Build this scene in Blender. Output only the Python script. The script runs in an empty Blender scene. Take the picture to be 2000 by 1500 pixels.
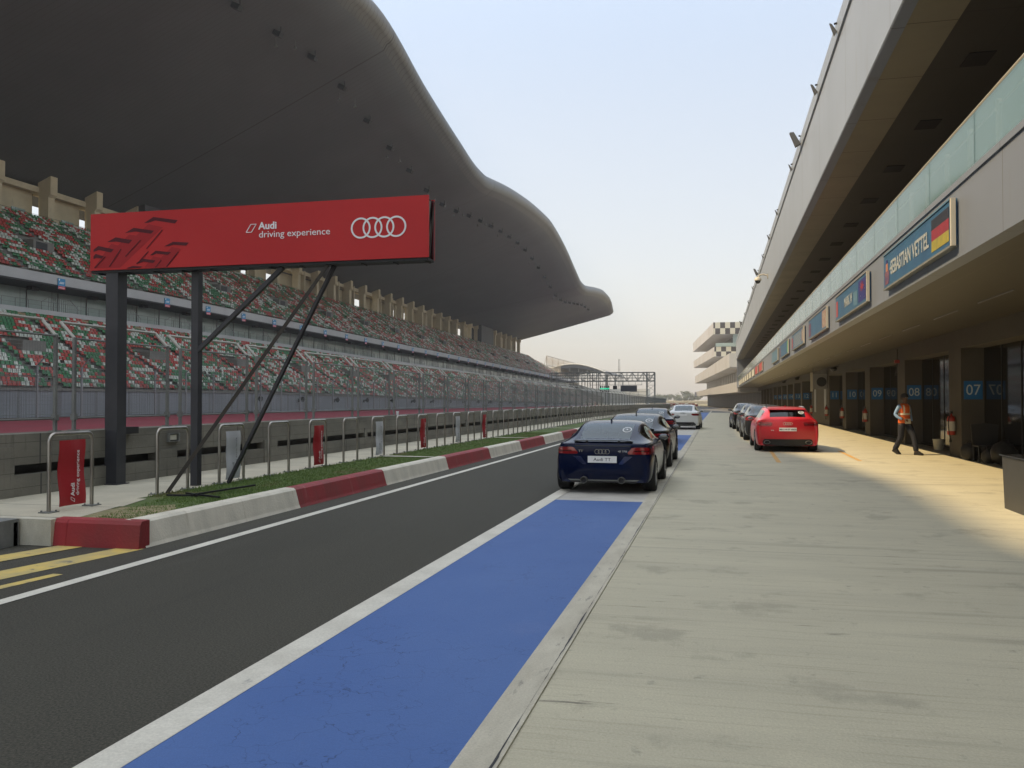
import bpy, bmesh, math, random
import numpy as np
from mathutils import Vector, Matrix
from mathutils.bvhtree import BVHTree

random.seed(7)
rng = np.random.default_rng(7)
sc = bpy.context.scene
COL = sc.collection
R = math.radians

# ------------------------------------------------------------------ camera
CAMZ = 1.65
cam_d = bpy.data.cameras.new('camera')
cam = bpy.data.objects.new('camera', cam_d)
COL.objects.link(cam)
cam_d.sensor_width = 36.0
cam_d.lens = 1676.0 / 2000.0 * 36.0
cam_d.clip_start = 0.1
cam_d.clip_end = 6000.0
cam.location = (0, 0, CAMZ)
YAW = math.atan(402.0 / 1676.0)
cam.rotation_euler = (R(90) + math.atan(30.0 / 1676.0), 0, YAW)
sc.camera = cam
sc.render.resolution_x = 1024
sc.render.resolution_y = 768

# ------------------------------------------------------------------ sky and sun
TO_SUN = Vector((-1.0, -0.22, 1.12)).normalized()
sun_el = math.asin(TO_SUN.z)
sun_az = math.atan2(TO_SUN.x, TO_SUN.y)
world = bpy.data.worlds.new('World')
sc.world = world
world.use_nodes = True
wn = world.node_tree
wn.nodes.clear()
sky = wn.nodes.new('ShaderNodeTexSky')
sky.sky_type = 'NISHITA'
sky.sun_disc = False
sky.sun_elevation = sun_el
sky.sun_rotation = sun_az
sky.altitude = 200
sky.air_density = 1.0
sky.dust_density = 3.0
sky.ozone_density = 1.0
bg = wn.nodes.new('ShaderNodeBackground')
bg.inputs['Strength'].default_value = 0.15
wo = wn.nodes.new('ShaderNodeOutputWorld')
# dusty air whitens the whole dome: mix the clear sky with a pale dust colour by elevation; the unseen zenith is brightened to fill the ground
tc = wn.nodes.new('ShaderNodeTexCoord')
sx_ = wn.nodes.new('ShaderNodeSeparateXYZ')
wn.links.new(tc.outputs['Generated'], sx_.inputs[0])
rampn = wn.nodes.new('ShaderNodeValToRGB')
rampn.color_ramp.interpolation = 'B_SPLINE'
el = rampn.color_ramp.elements
el[0].position = 0.0; el[0].color = (.306, .275, .243, 1)
el[1].position = 1.0; el[1].color = (.58, .60, .62, 1)
for p_, c_ in ((.06, (.308, .282, .253, 1)), (.16, (.304, .292, .268, 1)), (.32, (.278, .293, .305, 1)), (.46, (.248, .295, .358, 1)), (.66, (.49, .53, .57, 1))):
    e_ = el.new(p_); e_.color = c_
wn.links.new(sx_.outputs[2], rampn.inputs[0])
sc_ = wn.nodes.new('ShaderNodeVectorMath'); sc_.operation = 'SCALE'; sc_.inputs['Scale'].default_value = .68 / 0.15
wn.links.new(rampn.outputs[0], sc_.inputs[0])
mxn = wn.nodes.new('ShaderNodeMix'); mxn.data_type = 'RGBA'; mxn.inputs['Factor'].default_value = .82
wn.links.new(sky.outputs[0], mxn.inputs[6]); wn.links.new(sc_.outputs[0], mxn.inputs[7])
wn.links.new(mxn.outputs[2], bg.inputs['Color'])
wn.links.new(bg.outputs[0], wo.inputs['Surface'])
sun_d = bpy.data.lights.new('sun', 'SUN')
sun_d.energy = 1.6
sun_d.angle = R(0.6)
sun_d.color = (1.0, 0.75, 0.42)
sun = bpy.data.objects.new('sun', sun_d)
COL.objects.link(sun)
sun.rotation_euler = TO_SUN.to_track_quat('Z', 'Y').to_euler()
sc.view_settings.view_transform = 'Standard'
sc.view_settings.look = 'None'
sc.view_settings.gamma = 1.0
sc.view_settings.exposure = 1.82
sc.cycles.max_bounces = 8
sc.cycles.diffuse_bounces = 4
sc.cycles.glossy_bounces = 4
sc.cycles.transparent_max_bounces = 16
sc.cycles.use_denoising = True
sc.cycles.sample_clamp_indirect = 8.0

# ------------------------------------------------------------------ materials
MATS = {}
def nd(nt, typ, **kw):
    n = nt.nodes.new(typ)
    for k, v in kw.items():
        setattr(n, k, v)
    return n

def mat(name, col, rough=0.6, metal=0.0, col2=None, nscale=3.0, nstretch=(1, 1, 1), bump=0.0, bscale=40.0,
        coat=0.0, lines=None, detail=6.0, emit=None, spec=0.5, ior=None, fine=None, stain=None, bands=None, nrange=(0.35, 0.65), cracks=None, alpha=None):
    """lines: list of (axis, period, width, colour); fine: (scale, amount); stain: (scale, stretch, colour, lo, hi)"""
    if name in MATS:
        return MATS[name]
    m = bpy.data.materials.new(name)
    m.use_nodes = True
    nt = m.node_tree
    b = nt.nodes['Principled BSDF']
    b.inputs['Roughness'].default_value = rough
    b.inputs['Metallic'].default_value = metal
    b.inputs['Coat Weight'].default_value = coat
    b.inputs['Coat Roughness'].default_value = 0.03
    b.inputs['Specular IOR Level'].default_value = spec
    if ior: b.inputs['IOR'].default_value = ior
    geo = nd(nt, 'ShaderNodeNewGeometry')
    c4 = tuple(col) + (1,)
    b.inputs['Base Color'].default_value = c4
    cur = None
    def mapping(stretch):
        mp = nd(nt, 'ShaderNodeMapping')
        mp.inputs['Scale'].default_value = stretch
        nt.links.new(geo.outputs['Position'], mp.inputs['Vector'])
        return mp.outputs[0]
    def noise(scale, stretch, det=6.0, rg=0.6):
        n = nd(nt, 'ShaderNodeTexNoise')
        n.inputs['Scale'].default_value = scale
        n.inputs['Detail'].default_value = det
        n.inputs['Roughness'].default_value = rg
        nt.links.new(mapping(stretch), n.inputs['Vector'])
        return n.outputs['Fac']
    def remap(sock, lo, hi):
        r = nd(nt, 'ShaderNodeMapRange')
        r.inputs['From Min'].default_value = lo
        r.inputs['From Max'].default_value = hi
        nt.links.new(sock, r.inputs['Value'])
        return r.outputs[0]
    def mix(fac, a, bb, mode='MIX'):
        mx = nd(nt, 'ShaderNodeMix', data_type='RGBA', blend_type=mode)
        if isinstance(fac, float): mx.inputs['Factor'].default_value = fac
        else: nt.links.new(fac, mx.inputs['Factor'])
        for s, key in ((a, 6), (bb, 7)):
            if isinstance(s, tuple): mx.inputs[key].default_value = s
            else: nt.links.new(s, mx.inputs[key])
        return mx.outputs[2]
    cur = c4
    if col2 is not None:
        cur = mix(remap(noise(nscale, nstretch, detail), *nrange), cur, tuple(col2) + (1,))
    if stain:
        for (s, st, cc, lo, hi) in stain:
            cur = mix(remap(noise(s, st, 8.0, 0.65), lo, hi), cur, tuple(cc) + (1,))
    if fine:
        f = remap(noise(fine[0], (1, 1, 1), 2.0), 0.3, 0.7)
        k = fine[1]
        cur = mix(f, cur, mix(1.0, cur, (1 - k, 1 - k, 1 - k, 1), 'MULTIPLY'))
    if cracks:
        v = nd(nt, 'ShaderNodeTexVoronoi', feature='DISTANCE_TO_EDGE')
        v.inputs['Scale'].default_value = cracks[0]
        nz = nd(nt, 'ShaderNodeTexNoise'); nz.inputs['Scale'].default_value = cracks[0] * 2.5
        nt.links.new(geo.outputs['Position'], nz.inputs['Vector'])
        av = nd(nt, 'ShaderNodeVectorMath', operation='MULTIPLY_ADD')
        nt.links.new(nz.outputs['Color'], av.inputs[0])
        av.inputs[1].default_value = (cracks[2],) * 3
        nt.links.new(geo.outputs['Position'], av.inputs[2])
        nt.links.new(av.outputs[0], v.inputs['Vector'])
        f = remap(v.outputs['Distance'], cracks[1], 0.0)
        gate = remap(noise(0.7, (1, 1, 1), 3.0), 0.46, 0.6)
        mm = nd(nt, 'ShaderNodeMath', operation='MULTIPLY')
        nt.links.new(f, mm.inputs[0]); nt.links.new(gate, mm.inputs[1])
        cur = mix(mm.outputs[0], cur, tuple(cracks[3]) + (1,))
    if lines:
        sep = nd(nt, 'ShaderNodeSeparateXYZ')
        nt.links.new(geo.outputs['Position'], sep.inputs[0])
        for (ax, per, wid, lc) in lines:
            md = nd(nt, 'ShaderNodeMath', operation='PINGPONG')
            nt.links.new(sep.outputs[ax], md.inputs[0])
            md.inputs[1].default_value = per / 2
            lt = nd(nt, 'ShaderNodeMath', operation='LESS_THAN')
            nt.links.new(md.outputs[0], lt.inputs[0])
            lt.inputs[1].default_value = wid / 2
            cur = mix(lt.outputs[0], cur, tuple(lc) + (1,))
    if not isinstance(cur, tuple):
        nt.links.new(cur, b.inputs['Base Color'])
    if bump:
        bp = nd(nt, 'ShaderNodeBump')
        bp.inputs['Strength'].default_value = bump
        bp.inputs['Distance'].default_value = 0.02
        nt.links.new(noise(bscale, (1, 1, 1), 4.0), bp.inputs['Height'])
        nt.links.new(bp.outputs[0], b.inputs['Normal'])
    if emit:
        b.inputs['Emission Color'].default_value = tuple(emit[0]) + (1,)
        b.inputs['Emission Strength'].default_value = emit[1]
    MATS[name] = m
    return m

def tint_glass(name, col, alpha, rough=0.05):
    m = bpy.data.materials.new(name); m.use_nodes = True
    nt = m.node_tree; nt.nodes.clear()
    out = nd(nt, 'ShaderNodeOutputMaterial')
    g = nd(nt, 'ShaderNodeBsdfPrincipled')
    g.inputs['Base Color'].default_value = tuple(col) + (1,)
    g.inputs['Roughness'].default_value = rough
    g.inputs['Alpha'].default_value = alpha
    nt.links.new(g.outputs[0], out.inputs[0])
    return m

asphalt = mat('asphalt', (.068, .065, .047), .85, col2=(.084, .080, .058), nscale=.5, nstretch=(1, .25, 1), bump=.5, bscale=120, fine=(70, .75),
              stain=[(1.3, (1, .12, 1), (.088, .085, .064), .58, .74), (.9, (1.2, .05, 1), (.046, .044, .034), .60, .72), (26, (1, 1, 1), (.15, .145, .12), .69, .74)])
track_asphalt = mat('track_asphalt', (.10, .10, .10), .85, col2=(.13, .13, .125), nscale=.3)
concrete = mat('apron_concrete', (.55, .52, .385), .8, col2=(.49, .463, .345), nscale=1.3, nstretch=(.25, 1.4, 1), bump=.3, bscale=60, fine=(70, .16),
               stain=[(.8, (.22, 3.0, 1), (.33, .305, .23), .57, .72), (5.0, (.15, 5, 1), (.42, .39, .285), .53, .70), (.35, (1, 1, 1), (.60, .56, .41), .55, .75), (2.6, (.35, 2.6, 1), (.22, .205, .155), .64, .70), (6, (1, 1, 1), (.36, .34, .26), .62, .70), (1.1, (1, 1, 1), (.40, .375, .28), .56, .64), (30, (1, 1, 1), (.40, .37, .28), .62, .70)],
               lines=[(1, 9.7, .014, (.22, .21, .18)), (0, 4.3, .0, (.2, .2, .2))])
kerb_concrete = mat('edge_concrete', (.60, .57, .46), .8, col2=(.46, .43, .34), nscale=2.2, nstretch=(2, .6, 1), bump=.3, bscale=50, fine=(80, .2),
                    stain=[(4, (3, .7, 1), (.24, .23, .2), .6, .72)])
walk_conc = mat('walkway_concrete', (.54, .50, .38), .85, col2=(.42, .39, .30), nscale=1.2, bump=.2, fine=(60, .15), lines=[(1, 3.1, .02, (.1, .1, .09))])
white_paint = mat('white_road_paint', (.72, .70, .61), .7, col2=(.60, .58, .50), nscale=2.5, fine=(70, .18), stain=[(5, (1, .6, 1), (.3, .3, .28), .63, .75)])
blue_paint = mat('blue_road_paint', (.052, .128, .365), .7, col2=(.068, .150, .39), nscale=.8, nstretch=(1, .6, 1), bump=.25, bscale=110, fine=(130, .16),
                 cracks=(3.2, .014, .25, (.018, .05, .16)), stain=[(1.2, (1, .5, 1), (.10, .17, .40), .58, .8)])
yellow_paint = mat('yellow_road_paint', (.62, .46, .12), .75, col2=(.42, .35, .16), nscale=3, stain=[(6, (1, 1, 1), (.12, .12, .11), .58, .72)])
orange_paint = mat('orange_road_paint', (.62, .33, .07), .75, col2=(.45, .34, .18), nscale=5, nrange=(.45, .6))
kerb_red = mat('kerb_red_paint', (.30, .022, .028), .6, col2=(.22, .03, .03), nscale=2.0, nstretch=(1, 2, .6), bump=.3, bscale=30, stain=[(3, (1, 3, .5), (.33, .11, .1), .6, .78)])
kerb_white = mat('kerb_white_paint', (.70, .66, .55), .65, col2=(.56, .53, .44), nscale=1.8, nstretch=(1, 2, .6), bump=.3, bscale=30, stain=[(3, (1, 4, .4), (.44, .40, .30), .6, .75)])
wall_conc = mat('pit_wall_concrete', (.20, .19, .155), .9, col2=(.12, .115, .095), nscale=1.4, nstretch=(1, .5, 1.2), bump=.3, bscale=25,
                stain=[(2.5, (1, 3, .3), (.08, .075, .06), .58, .75)], lines=[(1, 5.2, .025, (.05, .05, .045)), (2, .21, .006, (.07, .065, .05))])
grass_m = mat('grass_turf', (.115, .17, .045), .95, col2=(.085, .13, .033), nscale=2.5, fine=(45, .4), stain=[(1.2, (1, .6, 1), (.16, .145, .06), .58, .72)], bump=.6, bscale=60)
blade_m = mat('grass_blade', (.155, .225, .055), .85, col2=(.10, .165, .04), nscale=6, stain=[(1.2, (1, .6, 1), (.2, .17, .075), .56, .7)])
field_m = mat('far_field', (.17, .16, .08), .95, col2=(.24, .21, .13), nscale=.02, detail=3)
sand_m = mat('far_sand', (.34, .30, .22), .95)
runoff_red = mat('red_runoff_paint', (.25, .03, .045), .8, col2=(.20, .035, .045), nscale=.2)
steel = mat('brushed_steel', (.42, .40, .36), .32, .9, col2=(.30, .28, .25), nscale=8, nstretch=(1, 1, .4))
galv = mat('galvanised_steel', (.20, .205, .19), .6, .1, col2=(.15, .155, .145), nscale=3)
galv_light = mat('galvanised_pipe', (.36, .35, .30), .5, .1)
wire_m = mat('mesh_wire', (.20, .21, .20), .6, .3)
dark_steel = mat('painted_dark_steel', (.026, .027, .032), .5, .0, col2=(.04, .04, .045), nscale=2)
brown_steel = mat('rusty_dark_steel', (.045, .034, .024), .6, 0, col2=(.03, .025, .02), nscale=4)
black_m = mat('black_matte', (.012, .012, .013), .6)
black_gloss = mat('black_gloss_trim', (.01, .01, .011), .15)
rubber = mat('tyre_rubber', (.015, .015, .015), .8)
sign_red = mat('banner_red', (.50, .030, .030), .42, col2=(.44, .024, .026), nscale=.5, spec=.2)
sign_dark = mat('banner_dark_print', (.085, .010, .016), .42, spec=.2)
sign_dark2 = mat('banner_soft_print', (.33, .018, .022), .42, spec=.2)
sign_white = mat('print_white', (.80, .80, .80), .5)
banner_red = mat('hoop_banner_red', (.36, .012, .020), .6, bump=.1, bscale=6)
banner_white = mat('hoop_banner_grey', (.52, .53, .56), .6, bump=.1, bscale=6)
roof_m = mat('canopy_membrane', (.130, .138, .144), .6, .0, col2=(.108, .115, .120), nscale=.08, bump=.0,
             lines=[(1, .9, .07, (.10, .102, .102)), (1, 58.0, .22, (.06, .06, .06))])
roof_edge_m = mat('canopy_edge_metal', (.145, .147, .142), .5, .0, col2=(.12, .122, .118), nscale=.3, lines=[(1, 1.1, .14, (.085, .086, .083)), (1, 58.0, .25, (.04, .04, .04))])
tier_m = mat('terrace_concrete', (.20, .19, .165), .9, col2=(.15, .145, .125), nscale=.5)
cream = mat('cream_render', (.60, .52, .35), .85, col2=(.50, .43, .29), nscale=.4, stain=[(.8, (1, 1, .3), (.36, .32, .22), .6, .75)])
suite_white = mat('suite_band_paint', (.46, .46, .44), .7, col2=(.40, .40, .385), nscale=.3)
suite_glass = mat('suite_glazing', (.30, .40, .37), .12, .0, col2=(.38, .48, .45), nscale=.25, lines=[(1, 4.92, .06, (.12, .13, .13))])
panel_m = mat('stand_base_panels', (.24, .25, .26), .7, col2=(.20, .21, .22), nscale=.3, lines=[(1, 5.0, .4, (.17, .17, .17))])
seat_cols = [mat('seat_red', (.42, .055, .04), .5), mat('seat_green', (.045, .18, .07), .5), mat('seat_white', (.54, .56, .48), .5)]
bld_panel = mat('pit_cladding', (.19, .215, .26), .45, .1, col2=(.17, .193, .235), nscale=.35, stain=[(1.2, (1, 1.5, .25), (.165, .17, .18), .6, .8)],
                lines=[(1, 3.72, .018, (.10, .095, .09))])
bld_panel2 = mat('upper_cladding', (.29, .335, .405), .4, .1, col2=(.26, .30, .36), nscale=.3, stain=[(.8, (1, 1.5, .25), (.22, .23, .245), .6, .8)],
                 lines=[(1, 5.6, .025, (.13, .125, .12))])
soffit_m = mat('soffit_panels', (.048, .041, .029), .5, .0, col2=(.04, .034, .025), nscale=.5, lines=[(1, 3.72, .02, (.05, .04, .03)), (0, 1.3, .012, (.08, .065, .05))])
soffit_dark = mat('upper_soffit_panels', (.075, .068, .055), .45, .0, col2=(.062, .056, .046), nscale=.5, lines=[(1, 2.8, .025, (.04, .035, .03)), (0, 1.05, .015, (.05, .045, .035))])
garage_wall = mat('garage_render', (.072, .063, .049), .8, col2=(.06, .052, .041), nscale=1, bump=.1)
garage_glass = mat('garage_glass', (.006, .006, .007), .06)
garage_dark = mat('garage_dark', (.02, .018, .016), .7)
blue_sign = mat('number_blue', (.012, .12, .32), .45)
num_white = mat('number_pale', (.45, .52, .55), .5)
rail_glass = tint_glass('balustrade_glass', (.15, .27, .28), .58, .06)
rail_cream = mat('cream_metal', (.50, .46, .37), .5)
trim_grey = mat('trim_grey', (.22, .22, .22), .5)
board_blue = mat('name_board_blue', (.018, .095, .19), .4, col2=(.012, .065, .15), nscale=1.6, stain=[(9, (1, 1, 1), (.25, .32, .34), .67, .74)])
board_blue2 = mat('name_board_pale_blue', (.045, .13, .21), .4, col2=(.09, .18, .24), nscale=2.5)
fig_print = mat('print_figure', (.22, .08, .08), .5, col2=(.04, .04, .12), nscale=8)
flag_black = mat('flag_black', (.015, .015, .02), .5)
flag_red = mat('flag_red', (.27, .015, .022), .5, col2=(.2, .02, .03), nscale=6)
flag_gold = mat('flag_gold', (.34, .28, .03), .5, col2=(.22, .2, .04), nscale=5)
flag_navy = mat('flag_navy', (.02, .02, .14), .5)
flag_mixed = mat('print_mixed', (.25, .1, .08), .5, col2=(.3, .3, .25), nscale=9)
print_green = mat('print_green', (.08, .3, .1), .5)
letter_m = mat('board_lettering', (.36, .38, .37), .5, stain=[(22, (1, 1, 1), (.05, .12, .2), .54, .62)])
board_red = mat('board_red', (.36, .06, .05), .5)
board_pale = mat('board_pale', (.5, .5, .42), .5)
tree_m = mat('far_foliage', (.055, .075, .035), .9, col2=(.085, .10, .05), nscale=.3)
trunk_m = mat('bark', (.09, .07, .05), .9)
white_wall = mat('white_building_paint', (.6, .6, .56), .7)
check_white = mat('checker_white', (.66, .64, .52), .6)
check_black = mat('checker_black', (.04, .04, .05), .6)
tower_glass = mat('tower_glass', (.04, .055, .055), .1)
tower_win = mat('tower_office_wall', (.36, .38, .36), .4)
lens_red = mat('tail_lamp_red', (.22, .006, .010), .08, coat=1.0, lines=None)
lens_dark = mat('tail_lamp_dark', (.045, .004, .005), .08, coat=1.0)
def window_glass(name, tint, alpha=.25):
    m = bpy.data.materials.new(name); m.use_nodes = True
    nt = m.node_tree; nt.nodes.clear()
    out = nd(nt, 'ShaderNodeOutputMaterial'); mx = nd(nt, 'ShaderNodeMixShader')
    tr = nd(nt, 'ShaderNodeBsdfTransparent'); tr.inputs[0].default_value = tuple(tint) + (1,)
    gl = nd(nt, 'ShaderNodeBsdfGlossy'); gl.inputs['Roughness'].default_value = .03; gl.inputs['Color'].default_value = (.9, .95, .95, 1)
    fr = nd(nt, 'ShaderNodeFresnel'); fr.inputs[0].default_value = 1.6
    nt.links.new(fr.outputs[0], mx.inputs[0]); nt.links.new(tr.outputs[0], mx.inputs[1]); nt.links.new(gl.outputs[0], mx.inputs[2])
    nt.links.new(mx.outputs[0], out.inputs[0])
    return m
car_glass = window_glass('car_glass', (.50, .58, .58))
privacy_glass = window_glass('car_dark_glass', (.10, .11, .11))
screen_glass = window_glass('car_windscreen_glass', (.62, .70, .68))
side_glass = window_glass('car_side_glass', (.30, .33, .33))
mirror_m = mat('mirror_glass', (.05, .055, .06), .03, ior=2.0)
chrome = mat('chrome', (.7, .7, .7), .12, 1.0)
alloy = mat('alloy_wheel', (.35, .35, .36), .3, .8)
plate_m = mat('number_plate_white', (.78, .78, .76), .4)
ink = mat('plate_ink', (.02, .02, .02), .5)
sticker_m = mat('sticker_white', (.72, .74, .74), .4)

# ------------------------------------------------------------------ mesh helpers
def drop(y):
    return -0.0035 * max(0.0, y - 60.0)

class MB:
    def __init__(self):
        self.v = []; self.f = []; self.m = []
        self.mats = []
    def mi(self, m):
        if m not in self.mats: self.mats.append(m)
        return self.mats.index(m)
    def quadpts(self, pts, m):
        n = len(self.v)
        self.v += [tuple(p) for p in pts]
        self.f.append(tuple(range(n, n + len(pts))))
        self.m.append(self.mi(m))
    def box(self, x0, x1, y0, y1, z0, z1, m, M=None, dz=0.0):
        """dz: extra height offset at y1 end"""
        n = len(self.v)
        P = [(x0, y0, z0), (x1, y0, z0), (x1, y1, z0 + dz), (x0, y1, z0 + dz), (x0, y0, z1), (x1, y0, z1), (x1, y1, z1 + dz), (x0, y1, z1 + dz)]
        if M is not None: P = [tuple(M @ Vector(p)) for p in P]
        self.v += P
        for q in ((0, 3, 2, 1), (4, 5, 6, 7), (0, 1, 5, 4), (1, 2, 6, 5), (2, 3, 7, 6), (3, 0, 4, 7)):
            self.f.append(tuple(n + i for i in q)); self.m.append(self.mi(m))
    def bar(self, p, q, r, m, n=6, r2=None, caps=True):
        p = Vector(p); q = Vector(q); d = q - p
        if d.length < 1e-6: return
        d.normalize()
        up = Vector((0, 0, 1)) if abs(d.z) < .9 else Vector((1, 0, 0))
        a = d.cross(up).normalized(); b = d.cross(a)
        r2 = r if r2 is None else r2
        base = len(self.v); k = self.mi(m)
        off = math.pi / 4 if n == 4 else 0
        for c, rr in ((p, r), (q, r2)):
            for i in range(n):
                t = 2 * math.pi * i / n + off
                self.v.append(tuple(c + a * (rr * math.cos(t)) + b * (rr * math.sin(t))))
        for i in range(n):
            j = (i + 1) % n
            self.f.append((base + i, base + j, base + n + j, base + n + i)); self.m.append(k)
        if caps:
            self.f.append(tuple(base + i for i in range(n))[::-1]); self.m.append(k)
            self.f.append(tuple(base + n + i for i in range(n))); self.m.append(k)
    def path(self, pts, r, m, n=8):
        """swept tube through pts"""
        pts = [Vector(p) for p in pts]
        base = len(self.v); k = self.mi(m)
        prev = None
        for i, p in enumerate(pts):
            d = (pts[min(i + 1, len(pts) - 1)] - pts[max(i - 1, 0)]).normalized()
            if prev is None:
                up = Vector((0, 0, 1)) if abs(d.z) < .9 else Vector((1, 0, 0))
                a = d.cross(up).normalized()
            else:
                a = (prev - d * prev.dot(d)).normalized()
            prev = a
            b = d.cross(a)
            rr = r[i] if isinstance(r, (list, tuple)) else r
            for j in range(n):
                t = 2 * math.pi * j / n
                self.v.append(tuple(p + a * (rr * math.cos(t)) + b * (rr * math.sin(t))))
        for i in range(len(pts) - 1):
            for j in range(n):
                jj = (j + 1) % n
                self.f.append((base + i * n + j, base + i * n + jj, base + (i + 1) * n + jj, base + (i + 1) * n + j)); self.m.append(k)
        self.f.append(tuple(base + j for j in range(n))[::-1]); self.m.append(k)
        e = base + (len(pts) - 1) * n
        self.f.append(tuple(e + j for j in range(n))); self.m.append(k)
    def prism(self, poly, axis, a, b, m):
        """extrude 2D poly along axis ('x': poly=(y,z), 'y': poly=(x,z), 'z': poly=(x,y))"""
        def P(p, t):
            return {'x': (t, p[0], p[1]), 'y': (p[0], t, p[1]), 'z': (p[0], p[1], t)}[axis]
        n = len(poly); base = len(self.v); k = self.mi(m)
        self.v += [P(p, a) for p in poly] + [P(p, b) for p in poly]
        for i in range(n):
            j = (i + 1) % n
            self.f.append((base + i, base + j, base + n + j, base + n + i)); self.m.append(k)
        self.f.append(tuple(base + i for i in range(n))[::-1]); self.m.append(k)
        self.f.append(tuple(base + n + i for i in range(n))); self.m.append(k)
    def lathe(self, prof, c, axis, m, n=24):
        """prof: (r, t) list revolved about axis through c"""
        base = len(self.v); k = self.mi(m)
        for (r, t) in prof:
            for i in range(n):
                a = 2 * math.pi * i / n
                u, w = r * math.cos(a), r * math.sin(a)
                if axis == 'x': p = (c[0] + t, c[1] + u, c[2] + w)
                elif axis == 'y': p = (c[0] + u, c[1] + t, c[2] + w)
                else: p = (c[0] + u, c[1] + w, c[2] + t)
                self.v.append(p)
        for s in range(len(prof) - 1):
            for i in range(n):
                j = (i + 1) % n
                self.f.append((base + s * n + i, base + s * n + j, base + (s + 1) * n + j, base + (s + 1) * n + i)); self.m.append(k)
    def build(self, name, parent=None, smooth=False, fix=True):
        me = bpy.data.meshes.new(name)
        me.from_pydata(self.v, [], self.f)
        for m in self.mats: me.materials.append(m)
        me.polygons.foreach_set('material_index', self.m)
        if smooth: me.polygons.foreach_set('use_smooth', [True] * len(self.f))
        if fix:
            bm = bmesh.new(); bm.from_mesh(me)
            bmesh.ops.recalc_face_normals(bm, faces=bm.faces)
            bm.to_mesh(me); bm.free()
        me.update()
        if smooth and hasattr(me, 'set_sharp_from_angle'):
            me.set_sharp_from_angle(angle=R(40))
        o = bpy.data.objects.new(name, me)
        COL.objects.link(o)
        if parent is not None: o.parent = parent
        return o

def each_piece(mb):
    # split a collection of boxes and bars into its connected pieces
    par = list(range(len(mb.v)))
    def find(a):
        while par[a] != a:
            par[a] = par[par[a]]; a = par[a]
        return a
    for f in mb.f:
        r0 = find(f[0])
        for i in f[1:]: par[find(i)] = r0
    groups = {}
    for f, m in zip(mb.f, mb.m): groups.setdefault(find(f[0]), []).append((f, m))
    out = []
    for fs in groups.values():
        q = MB(); mp = {}
        q.mats = list(mb.mats)
        for f, m in fs:
            for i in f:
                if i not in mp: mp[i] = len(q.v); q.v.append(mb.v[i])
            q.f.append(tuple(mp[i] for i in f)); q.m.append(m)
        used = sorted(set(q.m)); q.mats = [mb.mats[k] for k in used]; q.m = [used.index(k) for k in q.m]
        out.append(q)
    return out

def tag(o, label=None, cat=None, group=None, kind=None):
    if label: o['label'] = label
    if cat: o['category'] = cat
    if group: o['group'] = group
    if kind: o['kind'] = kind
    return o

def empty(name, loc=(0, 0, 0), rz=0.0, label=None, cat=None, group=None, scale=None):
    o = bpy.data.objects.new(name, None)
    COL.objects.link(o)
    o.empty_display_size = .1
    o.location = loc; o.rotation_euler = (0, 0, rz)
    if scale: o.scale = scale
    tag(o, label, cat, group)
    return o

def kids(o):
    return [c for c in bpy.data.objects if c.parent == o]

def copy_tree(o, parent=None, top=True):
    c = o.copy(); COL.objects.link(c)
    if parent is not None: c.parent = parent
    for ch in kids(o):
        copy_tree(ch, c, False)
    return c

def struct(name, mb, **kw):
    return tag(mb.build(name, **kw), kind='structure')

def text_geo(s, size, ext=.004, bold=0.0, align='CENTER', sx=1.0, space=1.0):
    cu = bpy.data.curves.new('txt', 'FONT')
    cu.body = s; cu.size = size; cu.extrude = ext; cu.offset = bold
    cu.align_x = align; cu.align_y = 'CENTER'; cu.resolution_u = 3
    cu.space_character = space
    o = bpy.data.objects.new('txt', cu); COL.objects.link(o)
    dg = bpy.context.evaluated_depsgraph_get()
    me = bpy.data.meshes.new_from_object(o.evaluated_get(dg))
    vs = [(v.co.x * sx, v.co.y, v.co.z) for v in me.vertices]
    fs = [tuple(p.vertices) for p in me.polygons]
    bpy.data.objects.remove(o); bpy.data.curves.remove(cu); bpy.data.meshes.remove(me)
    return vs, fs

def add_text(mb, s, size, M, m, **kw):
    vs, fs = text_geo(s, size, **kw)
    base = len(mb.v); k = mb.mi(m)
    mb.v += [tuple(M @ Vector(v)) for v in vs]
    for f in fs:
        mb.f.append(tuple(base + i for i in f)); mb.m.append(k)

def frameM(origin, xdir, ydir):
    x = Vector(xdir).normalized(); y = Vector(ydir).normalized(); z = x.cross(y)
    M = Matrix((x, y, z)).transposed().to_4x4()
    M.translation = Vector(origin)
    return M

def ring(mb, M, cx, cy, r, w, t, m, n=36):
    """flat annulus in local xy of M"""
    base = len(mb.v); k = mb.mi(m)
    for i in range(n):
        a = 2 * math.pi * i / n
        for rr in (r - w / 2, r + w / 2):
            for z in (0, t):
                mb.v.append(tuple(M @ Vector((cx + rr * math.cos(a), cy + rr * math.sin(a), z))))
    for i in range(n):
        j = (i + 1) % n
        a, b = base + 4 * i, base + 4 * j
        for q in ((a + 1, b + 1, b + 3, a + 3), (a, a + 2, b + 2, b), (a + 2, a + 3, b + 3, b + 2), (a, b, b + 1, a + 1)):
            mb.f.append(q); mb.m.append(k)

# ------------------------------------------------------------------ ground
YB = [-40, 60, 200, 420]
def strip(mb, x0, x1, y0, y1, z, m):
    ys = [y0] + [y for y in (60.0,) if y0 < y < y1] + [y1]
    for a, b in zip(ys[:-1], ys[1:]):
        mb.quadpts([(x0, a, z + drop(a)), (x1, a, z + drop(a)), (x1, b, z + drop(b)), (x0, b, z + drop(b))], m)

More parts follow.
